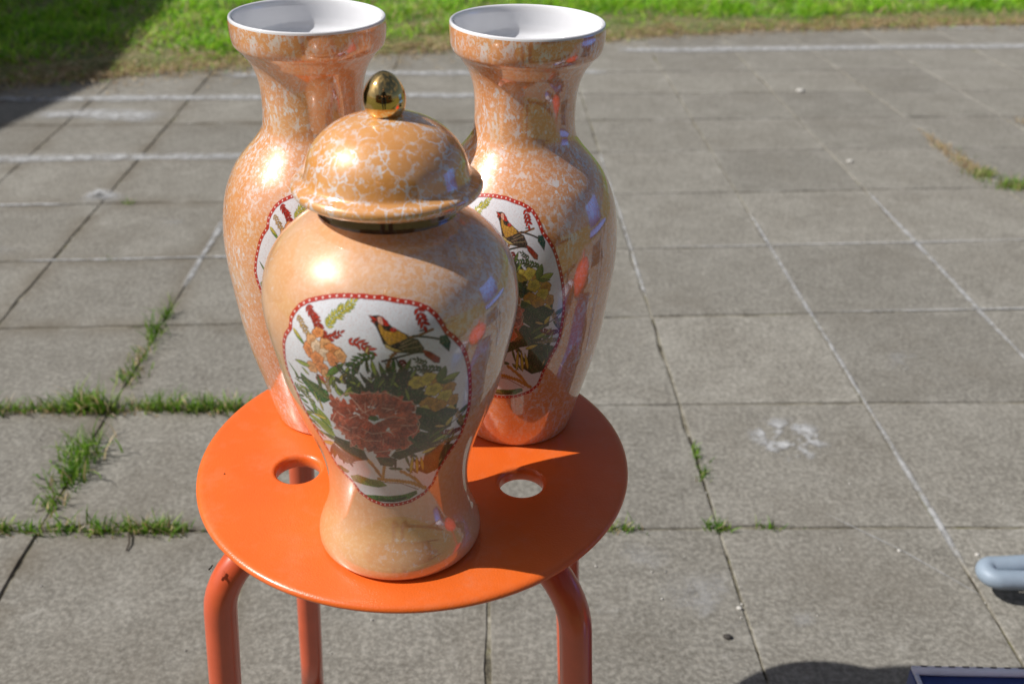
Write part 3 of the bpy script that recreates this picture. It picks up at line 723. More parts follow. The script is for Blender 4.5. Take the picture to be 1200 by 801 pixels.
('L',[0.4,24.0,6.7,33.3],1.713324260842496,'l','k'),
('L',[-4.1,14.7,1.8,28.0],1.7350156247680948,'G','k'),
('L',[19.1,21.4,21.4,27.4],1.9408462022591961,'D','k'),
('L',[2.0,33.3,-0.7,39.6],2.525681178645578,'m','k'),
('L',[19.4,30.8,23.3,37.4],2.187954347946865,'l','k'),
('L',[16.7,34.3,11.5,45.9],1.7233506341874099,'D','k'),
('L',[10.5,21.6,4.6,26.6],2.203465609964809,'D','k'),
('L',[-3.3,22.3,0.5,32.4],1.8305104828866408,'D','k'),
('L',[-1.4,31.3,0.3,38.1],2.7446268146707156,'D','k'),
('L',[-3.4,14.9,-5.6,27.4],2.5887879936433884,'D','k'),
('L',[12.8,21.6,20.1,30.6],1.8085990544038086,'D','k'),
('L',[13.2,24.8,7.4,32.3],2.102589326437024,'l','k'),
('L',[2.6,20.4,6.6,31.7],2.556239362039129,'G','k'),
('L',[-0.9,16.3,0.9,23.8],2.798212898610067,'G','k'),
('L',[20.0,21.3,21.4,31.0],2.0406795666887176,'G','k'),
('L',[7.6,30.5,4.4,35.6],2.5390025262347184,'k','k'),
('L',[9.5,20.0,7.5,28.4],2.1400556199563097,'G','k'),
('L',[-4.0,25.6,-8.5,35.9],2.1049312419466517,'D','k'),
('L',[20.6,26.1,23.1,31.7],2.2776068870444623,'m','k'),
('L',[-1.1,23.7,1.9,34.6],2.7719356470759746,'m','k'),
('L',[0.5,33.3,-1.2,44.7],2.6588978128142053,'l','k'),
('L',[-1.8,23.2,4.7,34.3],2.333663872429143,'G','k'),
('L',[10.6,32.9,5.8,43.4],1.716104945918594,'D','k'),
('L',[19.2,13.9,16.5,25.3],2.379668028738543,'l','k'),
('L',[8.4,25.3,12.1,38.2],2.481169873631645,'m','k'),
('L',[11.1,20.3,2.7,27.2],2.474325079624021,'D','k'),
('L',[-0.6,22.9,-6.0,32.8],1.9342686048483453,'k','k'),
('L',[-1.2,30.3,-4.1,32.6],1.646008664918246,'m','k'),
('L',[-14.8,32.4,-14.8,36.2],1.4079208124777247,'m','k'),
('L',[-7.6,40.0,-11.0,41.3],1.382677811804478,'G','k'),
('L',[-3.9,47.9,-2.5,52.7],1.8615806057093403,'o','k'),
('L',[-16.5,27.4,-14.2,31.7],1.1706700567094086,'m','k'),
('L',[-9.3,34.0,-10.2,37.6],1.154161248257614,'m','k'),
('L',[-2.1,35.8,-4.0,40.1],1.174387852772687,'G','k'),
('L',[-12.8,39.6,-16.6,40.9],1.6730303680983654,'G','k'),
('L',[28.4,-24.3,38.9,-28.8],2.6564597820611153,'l','k'),
('L',[33.3,-8.8,46.3,-22.6],2.4880100188759737,'G','k'),
('L',[26.1,-9.0,29.9,-2.2],2.3561458712577297,'D','k'),
('L',[39.3,-18.4,43.2,-7.5],2.764110856022035,'D','k'),
('L',[23.1,4.9,30.7,7.9],3.155164896480734,'m','k'),
('L',[28.7,3.3,40.6,5.4],3.42461846864496,'D','k'),
('L',[24.6,-9.1,29.4,1.2],2.6195386325495824,'m','k'),
('L',[44.1,-25.9,54.2,-17.0],3.512976873651936,'G','k'),
('L',[38.4,-15.5,39.4,-5.5],3.5891989940189473,'G','k'),
('L',[24.9,-16.0,35.2,-27.3],2.105484380999072,'m','k'),
('L',[43.2,-0.1,53.4,-0.2],2.383657535772529,'l','k'),
('L',[52.7,-9.3,67.5,-23.4],3.3053830379095115,'G','k'),
('L',[53.3,-4.4,62.0,0.4],3.5198091856504474,'m','k'),
('L',[54.6,-9.6,65.7,-8.5],2.920894610146232,'l','k'),
('L',[49.1,-32.3,53.9,-20.5],3.2009266643136436,'l','k'),
('L',[32.7,-1.9,42.7,-8.1],2.7667186369687147,'o','k'),
('L',[37.0,-5.7,42.1,4.4],3.00855696329912,'o','k'),
('L',[50.1,-33.5,50.0,-23.7],3.2274972933115844,'D','k'),
('L',[24.8,-16.3,33.8,-18.4],3.0010270741990386,'o','k'),
('L',[23.5,-13.4,25.7,-2.4],3.403152710939099,'o','k'),
('L',[32.3,-7.6,34.5,2.0],3.533536547225417,'m','k'),
('L',[32.3,-5.7,43.7,-2.7],2.4155983042793756,'o','k'),
('L',[22.9,1.1,33.1,-0.5],2.1174865399909266,'D','k'),
('L',[30.4,-2.1,40.6,-9.6],2.8574125168600846,'l','k'),
('L',[33.5,-25.1,46.0,-32.7],3.0335881107948133,'m','k'),
('L',[49.1,-5.1,50.4,9.6],2.3988852107135106,'G','k'),
('L',[24.3,-8.8,31.1,1.8],3.0231321116035037,'o','k'),
('L',[38.8,-19.2,50.6,-24.5],3.091612376037201,'m','k'),
('L',[32.7,-27.1,41.5,-24.3],2.2753760189471626,'m','k'),
('L',[38.3,-21.1,40.0,-11.1],2.8268119315088205,'m','k'),
('L',[58.6,-27.9,73.3,-25.7],2.2005064242244057,'l','k'),
('L',[28.3,-6.0,35.8,-14.8],2.7462445047386836,'m','k'),
('L',[29.4,-5.4,37.3,-9.1],2.428101618677988,'o','k'),
('L',[45.9,-31.1,58.7,-33.1],3.522081159701317,'l','k'),
('L',[47.0,-42.3,53.6,-54.6],3.11649243551376,'m','k'),
('L',[8.5,-44.6,14.8,-45.4],2.759066432385827,'G','k'),
('L',[19.8,-24.3,25.1,-30.3],2.0895388284234575,'l','k'),
('L',[16.3,-30.5,20.4,-44.0],2.1934940378803347,'m','k'),
('L',[17.1,-44.8,23.5,-50.7],2.4535015348460485,'G','k'),
('L',[52.7,-56.2,56.7,-66.9],2.0297494018128672,'G','k'),
('L',[46.2,-41.7,47.1,-50.7],3.063490496341155,'G','k'),
('L',[8.7,-32.7,8.7,-47.2],2.2066182124001115,'D','k'),
('L',[45.8,-42.7,57.8,-43.9],2.013847195033633,'m','k'),
('L',[3.4,-22.8,12.8,-24.2],2.425472031692885,'G','k'),
('L',[46.0,-31.1,53.2,-34.4],2.382064358411517,'G','k'),
('L',[39.8,-42.5,44.6,-54.6],2.1602382323250366,'l','k'),
('L',[15.6,-28.4,23.0,-26.9],2.63572942431838,'D','k'),
('L',[46.5,-49.9,56.3,-55.0],2.8058032956257133,'l','k'),
('L',[20.7,-43.4,26.7,-51.4],2.039359323076687,'m','k'),
('L',[18.9,-24.1,20.9,-35.0],2.497476846166943,'o','k'),
('L',[20.6,-31.8,25.3,-40.8],1.9158527444967979,'D','k'),
('L',[50.6,-45.2,64.0,-55.5],2.41135920824088,'G','k'),
('L',[17.6,-46.1,25.8,-47.2],2.498597946830733,'l','k'),
('L',[19.0,-28.1,26.9,-36.6],2.1754039332253847,'G','k'),
('L',[24.0,-36.8,30.7,-44.5],2.742214571236636,'G','k'),
('L',[-1.3,-37.9,6.4,-42.7],2.9844112667315614,'l','k'),
('L',[3.1,-44.2,11.4,-44.8],2.896629626121739,'G','k'),
('L',[-2.7,-26.8,4.2,-24.1],2.6137349580995406,'o','k'),
('L',[8.9,-24.8,19.8,-28.6],1.9230400763732498,'D','k'),
('L',[49.3,-49.2,55.9,-58.6],2.6419721532595823,'m','k'),
('L',[-23.1,-34.9,-15.0,-33.1],3.5417554142928136,'D','k'),
('L',[-31.1,-41.2,-28.7,-48.2],2.9393119951390148,'D','k'),
('L',[-38.3,-43.2,-24.7,-43.1],2.3668675000594757,'G','k'),
('L',[-20.6,-30.4,-15.3,-31.4],3.2392006944113088,'D','k'),
('L',[-31.9,-33.8,-24.9,-33.8],2.8860631379570685,'D','k'),
('L',[-22.9,-25.3,-15.3,-25.6],3.581275979723346,'G','k'),
('L',[-33.8,-23.1,-28.0,-26.7],3.5068370675477842,'m','k'),
('L',[-35.5,-25.3,-53.3,-46.7],3.569885470104068,'D','k'),
('L',[-39.8,-34.6,-48.5,-45.6],3.370308442189602,'G','k'),
('L',[-39.0,-29.9,-48.3,-47.1],2.9533039660088716,'G','k'),
('L',[-22.4,-23.5,-14.8,-25.0],2.675886706267933,'m','k'),
('L',[-33.5,-36.7,-38.5,-48.0],3.3881605271999824,'D','k'),
('S',[28.7,39.8,23.0,43.1],3,1.4,'G','k'),
('S',[31.9,32.0,25.9,35.7],3,1.4,'G','k'),
('S',[45.2,3.7,52.9,-4.5,59.5,-14.5],3,1.4,'o','b'),
('S',[-13.6,30.2,-18.1,34.3,-20.6,38.5],3,1.3,'G','k'),
('B',[23.6,27.5],5.225,4.75,0,'y','b'),
('B',[30.0,28.7],5.225,4.75,0,'y','b'),
('B',[36.9,25.1],4.75,4.75,0,'n','b'),
('B',[43.6,18.5],4.75,4.75,0,'n','b'),
('B',[33.6,20.2],5.699999999999999,4.75,0,'y','b'),
('B',[41.3,12.8],5.699999999999999,5.225,0,'y','b'),
('B',[47.8,8.0],3.8,4.75,0,'n','b'),
('B',[30.9,10.5],5.699999999999999,4.75,0,'n','b'),
('B',[37.9,6.0],5.699999999999999,5.225,0,'n','b'),
('B',[45.5,0.9],4.2749999999999995,4.2749999999999995,0,'y','b'),
('B',[27.8,5.9],4.2749999999999995,3.8,0,'y','b'),
('L',[36.4,24.6,39.9,35.9],6.5,'m','k'),
('L',[37.6,23.6,50.0,28.3],6,'l','k'),
('L',[36.4,24.6,47.7,23.5],2.5,'m','k'),
('P',[23.4,9.4,30.0,6.8,35.8,2.7,42.7,4.5,53.0,-1.2,49.0,-5.8,49.0,-12.9,42.6,-14.9,33.6,-13.5,26.1,-8.8,22.5,0.3],'D','k',0.5),
('P',[22.7,-8.9,31.1,-12.9,43.8,-13.9,44.0,-23.1,36.0,-28.4,23.6,-30.3,12.0,-35.6,5.7,-31.8,13.5,-20.5],'D','k',0.5),
('L',[35.3,-23.3,51.3,-17.5],3.4,'l','k'),
('L',[31.6,-19.1,47.2,-10.7],3,'m','k'),
('L',[44.7,-11.3,49.5,-4.6],4,'y','k'),
('W',[35.9,-12.0,46.0,-11.8,56.1,-6.6,60.3,-2.3],0.8,'k'),
('S',[62.5,-18.8,53.1,-19.0,44.3,-17.0],3.6,1.9,'d','d'),
('S',[61.6,-26.0,48.9,-25.8,37.9,-27.4],3,1.5,'o','k'),
('P',[32.3,-25.7,43.5,-27.7,54.9,-30.8,56.7,-43.3,49.7,-52.2,36.5,-54.6,27.2,-48.8,31.2,-39.1],'D','k',0.5),
('L',[60.9,-28.8,48.9,-43.4],4,'d','k'),
('L',[46.0,-42.1,45.5,-31.2],1.456941407988159,'m','k'),
('L',[35.9,-8.8,45.3,-11.4],2.391560254759632,'o','k'),
('L',[51.1,-41.3,49.5,-30.3],1.8411909902532,'m','k'),
('L',[47.0,-19.4,52.4,-15.1],2.0367196985939753,'o','k'),
('L',[56.7,-43.9,67.9,-46.4],2.090439610445693,'o','k'),
('L',[46.6,-47.6,48.3,-41.4],1.9008068399228497,'o','k'),
('L',[50.6,-22.0,54.9,-18.2],1.5298719009597637,'o','k'),
('L',[52.8,-46.2,68.0,-54.4],1.8415553584290048,'d','k'),
('L',[36.7,-23.1,46.9,-25.7],1.4593527573077059,'k','k'),
('L',[49.5,-48.9,53.0,-43.7],1.9487045608019353,'d','k'),
('W',[-18.3,-27.5,-10.2,-40.9,-4.8,-51.9,-0.9,-56.9],3.2,'n'),
('W',[-10.2,-40.9,-4.3,-53.7],1.2,'b'),
('W',[1.5,-35.3,-1.1,-46.3,-3.0,-55.3],2.6,'n'),
('W',[-6.9,-55.6,9.9,-57.0,22.4,-60.0,36.5,-67.7],3.2,'n'),
('W',[13.2,-47.5,23.8,-55.1,32.7,-65.2],2.8,'n'),
('W',[-7.4,-58.2,12.9,-59.7,29.5,-67.7],0.7,'b'),
('P',[-6.0,-32.3,4.4,-31.8,10.7,-35.5,6.3,-42.6,-3.2,-41.0],'D','k',0.5),
('L',[21.3,-51.2,22.4,-31.8],3,'y','k'),
('L',[27.5,-52.4,25.1,-32.3],3,'y','k'),
('L',[32.6,-50.1,28.6,-34.9],3,'y','k'),
('L',[29.0,-31.5,40.8,-28.4],3.4,'y','k'),
('P',[-34.8,-19.6,-28.7,-20.7,-20.9,-21.6,-14.1,-26.6,-12.1,-36.6,-21.5,-39.5,-33.3,-45.7,-41.2,-43.5,-40.4,-31.3],'D','k',0.5),
('L',[12.7,-1.2,22.3,-2.4],6.1340920156328815,'R','v'),
('L',[12.2,-4.5,19.0,-7.2],5.113192656614167,'R','v'),
('L',[10.7,-7.6,19.1,-13.3],6.62538615102067,'F','v'),
('L',[8.3,-10.4,16.0,-16.7],4.000094399696322,'R','v'),
('L',[5.1,-12.6,11.3,-19.1],4.244648714567544,'R','v'),
('L',[1.3,-14.4,4.4,-21.9],4.08520134252596,'F','v'),
('L',[-2.8,-15.5,-2.3,-25.7],6.212240182548434,'F','v'),
('L',[-7.1,-15.9,-10.9,-29.3],5.324193790686714,'F','v'),
('L',[-11.3,-15.5,-17.6,-26.2],6.783395045509297,'R','v'),
('L',[-15.0,-14.5,-24.5,-27.0],4.860270341174198,'R','v'),
('L',[-18.0,-12.7,-26.4,-19.9],6.6476382930168,'R','v'),
('L',[-20.0,-10.2,-28.9,-16.6],4.022453140248704,'R','v'),
('L',[-21.0,-7.2,-33.7,-12.6],4.610941533261118,'F','v'),
('L',[-20.8,-3.7,-32.7,-7.1],5.979527860088313,'R','v'),
('L',[-19.7,-0.2,-29.1,-0.4],6.236967050087778,'R','v'),
('L',[-17.6,3.2,-24.0,6.6],6.238128386254113,'R','v'),
('L',[-14.9,6.3,-20.1,9.1],5.439819341436092,'R','v'),
('L',[-11.6,9.0,-17.2,13.1],5.980130106171394,'F','v'),
('L',[-8.0,10.9,-10.3,18.8],6.652494102478721,'R','v'),
('L',[-4.2,12.0,-4.4,22.6],4.155679650037274,'F','v'),
('L',[-0.4,12.2,1.1,22.8],5.571177853034779,'F','v'),
('L',[3.1,11.6,7.4,17.7],6.462570327567569,'F','v'),
('L',[6.3,10.1,11.5,16.0],5.367915458860604,'F','v'),
('L',[9.0,7.9,15.0,13.2],5.028204461183803,'F','v'),
('L',[11.1,5.2,17.7,8.5],5.859892111675412,'R','v'),
('L',[12.4,2.1,20.8,3.6],5.754088271950343,'F','v'),
('B',[-26.0,7.0],4.800000000000001,8.549999999999999,20,'F','v'),
('B',[-27.0,-3.9],6.4,7.6,0,'R','v'),
('B',[-20.6,4.4],6.4,8.549999999999999,-10,'R','v'),
('B',[-20.7,-9.4],7.2,7.6,20,'F','v'),
('B',[-11.5,13.9],5.6000000000000005,5.699999999999999,-20,'R','v'),
('B',[-6.1,15.8],7.2,5.699999999999999,0,'R','v'),
('B',[2.6,16.3],7.2,5.699999999999999,10,'F','v'),
('B',[10.0,13.6],6.4,5.699999999999999,0,'R','v'),
('B',[17.1,9.0],5.6000000000000005,5.699999999999999,20,'R','v'),
('B',[19.2,-0.5],6.4,6.6499999999999995,0,'F','v'),
('B',[21.6,-9.4],4.0,5.699999999999999,0,'R','v'),
('B',[13.6,-11.3],7.2,6.6499999999999995,-10,'R','v'),
('B',[14.7,-20.6],6.4,4.75,10,'F','v'),
('B',[5.3,-18.5],8.0,7.6,0,'R','v'),
('B',[-4.6,-22.0],8.0,7.6,0,'R','v'),
('B',[-13.2,-18.4],7.2,7.6,10,'F','v'),
('B',[-0.3,-28.4],6.4,4.75,0,'R','v'),
('B',[-14.0,-5.2],8.0,8.549999999999999,0,'R','v'),
('B',[9.5,-1.0],8.0,7.6,0,'F','v'),
('B',[-3.1,-9.6],9.600000000000001,8.549999999999999,0,'R','v'),
('B',[-7.1,5.2],6.4,5.699999999999999,0,'R','v'),
('B',[3.6,7.2],7.2,5.699999999999999,0,'F','v'),
('W',[-15.5,15.9,-10.1,7.5],0.7,'v'),
('W',[-12.1,8.6,-5.2,2.8],0.7,'v'),
('W',[2.7,9.8,9.9,8.3],0.7,'v'),
('W',[-28.1,-8.5,-21.0,-11.0],0.7,'v'),
('W',[13.8,-4.1,22.6,-5.2],0.7,'v'),
('W',[-5.3,-27.9,7.3,-25.8],0.7,'v'),
('B',[-3.2,1.6],3.4,2.0,0,'m','k'),
('W',[-3.4,6.6,-2.0,9.2],0.5,'d'),
('W',[-11.5,5.8,-13.4,10.5],0.4,'d'),
('W',[4.3,1.8,10.7,2.3],0.5,'d'),
('W',[-11.9,-15.4,-16.8,-18.8],0.4,'d'),
('W',[7.9,7.7,13.4,9.0],0.4,'d'),
('W',[-10.8,-8.2,-15.2,-10.5],0.5,'d'),
('W',[13.9,-6.6,18.3,-11.3],0.4,'d'),
('W',[-7.3,-8.9,-10.3,-11.7],0.5,'v'),
('W',[-0.4,-15.6,-2.4,-20.2],0.4,'d'),
('W',[-7.8,8.6,-7.3,13.1],0.5,'v'),
('W',[0.6,-9.2,0.5,-13.4],0.4,'v'),
('W',[5.1,7.4,9.8,9.3],0.5,'v'),
('W',[9.0,6.6,13.0,6.5],0.7,'d'),
('W',[-17.2,-17.2,-23.9,-21.0],0.4,'d'),
('W',[-4.9,7.7,-3.6,12.6],0.7,'d'),
('W',[6.5,-8.2,9.6,-13.5],0.5,'v'),
('W',[-20.7,-0.1,-24.3,2.1],0.5,'d'),
('W',[-17.7,4.0,-19.1,6.8],0.4,'v'),
('W',[-1.5,10.2,0.9,13.3],0.7,'d'),
('W',[-22.2,0.1,-27.3,2.4],0.7,'v'),
('W',[-5.9,-7.2,-9.4,-12.0],0.7,'d'),
('W',[-14.6,-7.1,-18.9,-8.0],0.5,'v'),
('W',[1.9,-15.2,0.9,-21.1],0.5,'v'),
('W',[5.2,-14.7,4.9,-19.9],0.7,'d'),
('W',[-22.9,-7.7,-29.2,-8.0],0.5,'d'),
('W',[-4.7,10.4,-2.9,15.3],0.4,'v'),
('W',[-7.1,4.5,-7.7,8.6],0.4,'d'),
('W',[5.8,7.2,10.1,8.4],0.4,'d'),
('W',[-6.2,-10.7,-10.5,-16.9],0.4,'d'),
('W',[8.6,2.5,13.2,1.7],0.5,'d'),
('W',[5.5,1.0,10.5,0.4],0.7,'d'),
('W',[-7.6,5.7,-7.7,8.9],0.5,'v'),
('W',[-8.7,-7.6,-14.7,-12.3],0.4,'d'),
('W',[-2.5,-12.0,-4.6,-18.7],0.5,'d'),
('W',[-24.9,12.5,-19.6,17.6,-14.9,19.8,-10.9,19.2],0.6,'v'),
('W',[-8.8,19.4,-3.5,21.2,1.4,20.2,5.4,21.5,10.2,18.8,14.1,15.9],0.6,'v'),
('W',[15.1,14.5,20.2,13.9,23.4,9.4,22.4,5.6],0.6,'v'),
('W',[23.6,1.5,25.9,-4.5,23.9,-11.3,19.4,-13.5],0.6,'v'),
('W',[18.2,-16.4,20.7,-21.4,15.9,-25.6,9.7,-26.7],0.6,'v'),
('W',[-28.4,1.1,-32.6,-5.7,-30.3,-12.1,-25.8,-15.2],0.6,'v'),
('W',[-23.8,-17.6,-21.7,-25.0,-15.5,-26.9,-10.4,-27.7],0.6,'v'),
('W',[-10.4,4.9,-4.7,8.1,-1.2,12.3],0.6,'v'),
('W',[-19.1,-0.6,-12.8,3.2,-8.7,1.1],0.6,'v'),
('W',[3.3,1.8,9.7,3.0,16.0,1.2],0.6,'v'),
('W',[-12.1,-7.7,-5.6,-11.3,3.6,-9.4,10.4,-6.7],0.6,'v'),
('W',[-16.8,-14.5,-10.1,-17.9,-0.4,-17.0],0.6,'v'),
('W',[7.2,39.9,9.7,46.5,13.0,49.5],2.0,'b'),
('W',[4.6,43.4,14.7,46.2,21.2,47.6,26.8,47.9],1.3,'k'),
('W',[18.8,57.0,24.4,57.3,29.2,59.0,32.7,59.8],1.5,'b'),
('W',[21.6,57.6,28.1,56.3,32.8,54.9,37.7,52.9],1.2,'k'),
('W',[25.5,60.0,29.3,60.4],0.8,'k'),
('S',[25.1,72.1,26.6,67.3,28.0,62.5],4.4,2.5,'r','d'),
('P',[36.3,55.2,40.3,55.3,42.7,50.6,41.6,44.6,38.5,48.6,36.1,51.2],'T','k',0.5),
('P',[-1.3,69.1,3.0,69.7,5.8,68.8,8.1,66.0,10.8,63.2,14.3,61.1,18.8,58.4,20.9,54.3,23.1,50.5,20.3,47.8,14.8,48.3,9.4,50.2,5.4,54.2,3.8,59.1,2.0,63.3,0.1,66.0],'k','k',0.5),
('P',[3.4,67.9,6.7,66.9,8.9,64.2,13.5,61.7,17.9,58.5,19.6,54.9,16.7,51.2,12.2,51.5,7.7,53.7,4.7,58.6,2.9,63.3],'n','k',0.5),
('P',[5.9,54.7,10.3,51.7,14.8,50.3,16.6,48.7,11.2,49.0,6.7,51.8],'o','k',0.5),
('P',[2.0,68.7,4.9,69.2,7.2,66.5,6.2,63.8,3.4,65.1],'v','d',0.5),
('P',[4.9,69.2,8.1,66.5,9.8,63.2,6.1,62.4,5.7,66.0],'r','d',0.5),
('P',[4.8,64.2,9.8,63.7,13.4,61.2,12.0,60.3,7.0,61.4],'k','k',0.5),
('B',[11.2,61.7],1.6,1.0,0,'r','r'),
('L',[3.0,66.5,-2.3,69.5],1.8,'r','k'),
('L',[2.0,65.5,-1.3,66.8],1.2,'r','k'),
('P',[9.5,53.2,15.0,55.3,19.7,56.9,24.2,55.4,27.3,49.9,26.8,46.8,21.2,47.6,14.8,49.4],'K','k',0.5),
('W',[14.0,51.5,23.3,54.5],0.5,'t'),
('W',[15.8,50.3,25.5,51.2],0.5,'t'),
('W',[14.9,53.4,20.5,55.8],0.5,'t'),
('P',[25.9,49.6,30.6,47.2,36.5,42.0,36.1,38.7,33.1,39.4,27.7,45.1],'c','k',0.5),
('P',[-48.0,-52.2,-43.2,-51.1,-35.0,-54.0,-38.1,-56.7,-46.6,-57.3],'m','k',0.5),
('P',[-35.9,-58.4,-26.3,-54.9,-15.1,-56.7,-5.6,-57.2,0.1,-61.9,-8.3,-64.1,-21.9,-63.8,-34.7,-62.9],'m','g',0.5),
('P',[-26.1,-73.2,-12.9,-71.7,0.8,-71.5,16.0,-70.4,27.8,-68.2,28.8,-71.4,21.1,-74.8,5.5,-76.7,-10.1,-76.6,-20.9,-75.9],'G','g',0.5),
('P',[-13.4,-74.8,5.7,-74.5,19.3,-72.3,12.4,-76.2,-4.9,-76.9],'D','D',0.5),
]
PAL = dict(k=(.035, .03, .02), d=(.16, .012, .008), b=(.22, .10, .035), g=(.10, .20, .02), G=(.035, .11, .02), D=(.025, .045, .012), m=(.085, .14, .022), l=(.26, .33, .045),
           y=(.54, .43, .06), o=(.50, .36, .12), n=(.46, .24, .035), r=(.44, .025, .012), R=(.40, .07, .03), F=(.46, .10, .045), v=(.60, .33, .25), p=(.76, .27, .09),
           q=(.72, .35, .15), w=(.78, .56, .38), T=(.02, .08, .06), K=(.05, .04, .03), t=(.30, .22, .12), c=(.28, .03, .015), W=(.70, .71, .76))
PEONY = (-3.2, 1.6)
def draw_panel(nx, ny):
    B = np.array(BORDER).reshape(-1, 2)
    B = B + 0.0; u0, v0 = B.min(0) - .6; u1, v1 = B.max(0) + .6
    xs = np.linspace(u0, u1, nx); ys = np.linspace(v0, v1, ny)
    img = np.empty((ny, nx, 3)); img[:] = PAL['W']; rr = np.random.default_rng(5)
    def sub(x0, x1, y0, y1):
        i0, i1 = np.searchsorted(xs, [x0, x1]); j0, j1 = np.searchsorted(ys, [y0, y1])
        if i1 <= i0 or j1 <= j0: return None
        X, Y = np.meshgrid(xs[i0:i1], ys[j0:j1]); return slice(j0, j1), slice(i0, i1), X, Y
    def segdist(X, Y, pts, closed=False):
        D = np.full(X.shape, 1e9); n = len(pts)
        for a in range(n if closed else n - 1):
            p, q = pts[a], pts[(a + 1) % n]; d = q - p; L2 = max(d @ d, 1e-9)
            t = np.clip(((X - p[0]) * d[0] + (Y - p[1]) * d[1]) / L2, 0, 1)
            D = np.minimum(D, np.hypot(X - p[0] - t * d[0], Y - p[1] - t * d[1]))
        return D
    def inside(X, Y, pts):
        ins = np.zeros(X.shape, bool); n = len(pts)
        for a in range(n):
            (x1, y1), (x2, y2) = pts[a], pts[(a + 1) % n]
            if y1 == y2: continue
            c = ((y1 > Y) != (y2 > Y)) & (X < (x2 - x1) * (Y - y1) / (y2 - y1) + x1); ins ^= c
        return ins
    def put(s, cov, col):
        c = np.clip(cov, 0, 1)[..., None]; img[s[0], s[1]] = img[s[0], s[1]] * (1 - c) + np.array(col) * c
    AA = .35
    def leafshape(x0, y0, x1, y1, w, f, e, jag=0):
        L_ = math.hypot(x1 - x0, y1 - y0)
        if L_ < .3: return
        s = sub(min(x0, x1) - w, max(x0, x1) + w, min(y0, y1) - w, max(y0, y1) + w)
        if s is None: return
        ux, uy = (x1 - x0) / L_, (y1 - y0) / L_
        a = ((s[2] - x0) * ux + (s[3] - y0) * uy) / L_; b = -(s[2] - x0) * uy + (s[3] - y0) * ux
        hw = w / 2 * np.where((a > 0) & (a < 1), np.sin(PI * np.clip(a, 0, 1) ** .8) ** .8, -1)
        d = hw - np.abs(b)
        put(s, d / AA + .6, PAL[e]); 
        shade = np.array(PAL[f]) 
        put(s, (d - .34) / AA + .5, shade * rr.uniform(.8, 1.25))
        if w > 1.9: put(s, (.16 - np.abs(b)) / AA * (d > .2), np.array(PAL[e]) * .6 + shade * .4)
        if w > 3: # paler half
            put(s, .35 * (b > 0) * (d > .4), np.minimum(1, shade * 1.7 + .03))
            put(s, .5 * (np.abs(np.sin((a * L_ + np.abs(b)) * 2.2)) < .25) * (d > .4), np.array(PAL[e]))
    for o in OPS:
        k = o[0]; P_ = np.array(o[1]).reshape(-1, 2)
        if k == 'L': leafshape(*P_[0], *P_[1], o[2], o[3], o[4])
        elif k == 'S':
            l_, w_ = o[2], o[3]; seg = np.hypot(*np.diff(P_, axis=0).T); tot = seg.sum(); n = max(3, int(tot / (w_ * .95)))
            cum = np.r_[0, np.cumsum(seg)]
            for q in range(n + 1):
                t = tot * q / n; x = np.interp(t, cum, P_[:, 0]); y = np.interp(t, cum, P_[:, 1]); t2 = min(tot, t + 1)
                x2 = np.interp(t2, cum, P_[:, 0]); y2 = np.interp(t2, cum, P_[:, 1])
                if t2 - t < .5: x, y, x2, y2 = *P_[-1], *(2 * P_[-1] - P_[-2])
                an = math.atan2(y2 - y, x2 - x)
                for sgn in ((-1, 1) if q < n else (0,)):
                    a = an + sgn * (.75 + rr.uniform(-.15, .15)); ll = l_ * rr.uniform(.8, 1.15) * (1 - .25 * abs(q / n - .4))
                    leafshape(x, y, x + ll * 1.1 * math.cos(a), y + ll * 1.1 * math.sin(a), w_ * .82, o[4], o[5])
        elif k == 'P':
            s = sub(P_[:, 0].min() - 1, P_[:, 0].max() + 1, P_[:, 1].min() - 1, P_[:, 1].max() + 1)
            if s is None: continue
            i_ = inside(s[2], s[3], P_); d = segdist(s[2], s[3], P_, True); sd_ = np.where(i_, d, -d)
            put(s, sd_ / AA + .7, PAL[o[3]])
    
            tex = 1 + .25 * np.sin(s[2] * 1.9 + s[3] * 1.3) * np.sin(s[3] * 1.7 - s[2] * .6)
            if o[2] in 'DGm':
                big = np.sin(s[2] * .55 + s[3] * .35 + P_[0, 0]); vein = (np.abs(big) < .07) | (np.abs(np.sin(s[2] * 1.1 - s[3] * 1.5 + big)) < .13)
                tex = tex * np.where(vein, 2.4, 1) * (1 + .5 * (np.sin(s[2] * .31 + s[3] * .44 + P_[0, 1]) > .3))
            cv = np.clip((sd_ - .25) / AA + .5, 0, 1)[..., None]
            img[s[0], s[1]] = img[s[0], s[1]] * (1 - cv) + np.array(PAL[o[2]]) * tex[..., None] * cv
        elif k == 'W':
            s = sub(P_[:, 0].min() - 2, P_[:, 0].max() + 2, P_[:, 1].min() - 2, P_[:, 1].max() + 2)
            if s is None: continue
            put(s, (o[2] / 2 - segdist(s[2], s[3], P_) + .35 * np.sin(s[2] * 3 + s[3] * 2.3) * (o[2] > 1.5)) / AA + .5, PAL[o[3]])
        elif k == 'B':
            rx, ry, an = o[2], o[3], R(o[4]); x, y = P_[0]; m_ = max(rx, ry) * 1.25
            s = sub(x - m_, x + m_, y - m_, y + m_)
            if s is None: continue
            a = (s[2] - x) * math.cos(an) + (s[3] - y) * math.sin(an); b = -(s[2] - x) * math.sin(an) + (s[3] - y) * math.cos(an)
            ph = np.arctan2(b / ry, a / rx); am = 2.0 if o[5] in 'RF' else 1.0; q = np.hypot(a / rx, b / ry) - am * (.07 * np.sin(ph * 5 + x) + .05 * np.sin(ph * 9 + y))
            sd_ = (1 - q) * min(rx, ry)
            fl = o[5] in 'RF'
            put(s, np.clip(sd_ / AA + .7, 0, 1) * (.4 if fl else 1), PAL[o[6]])
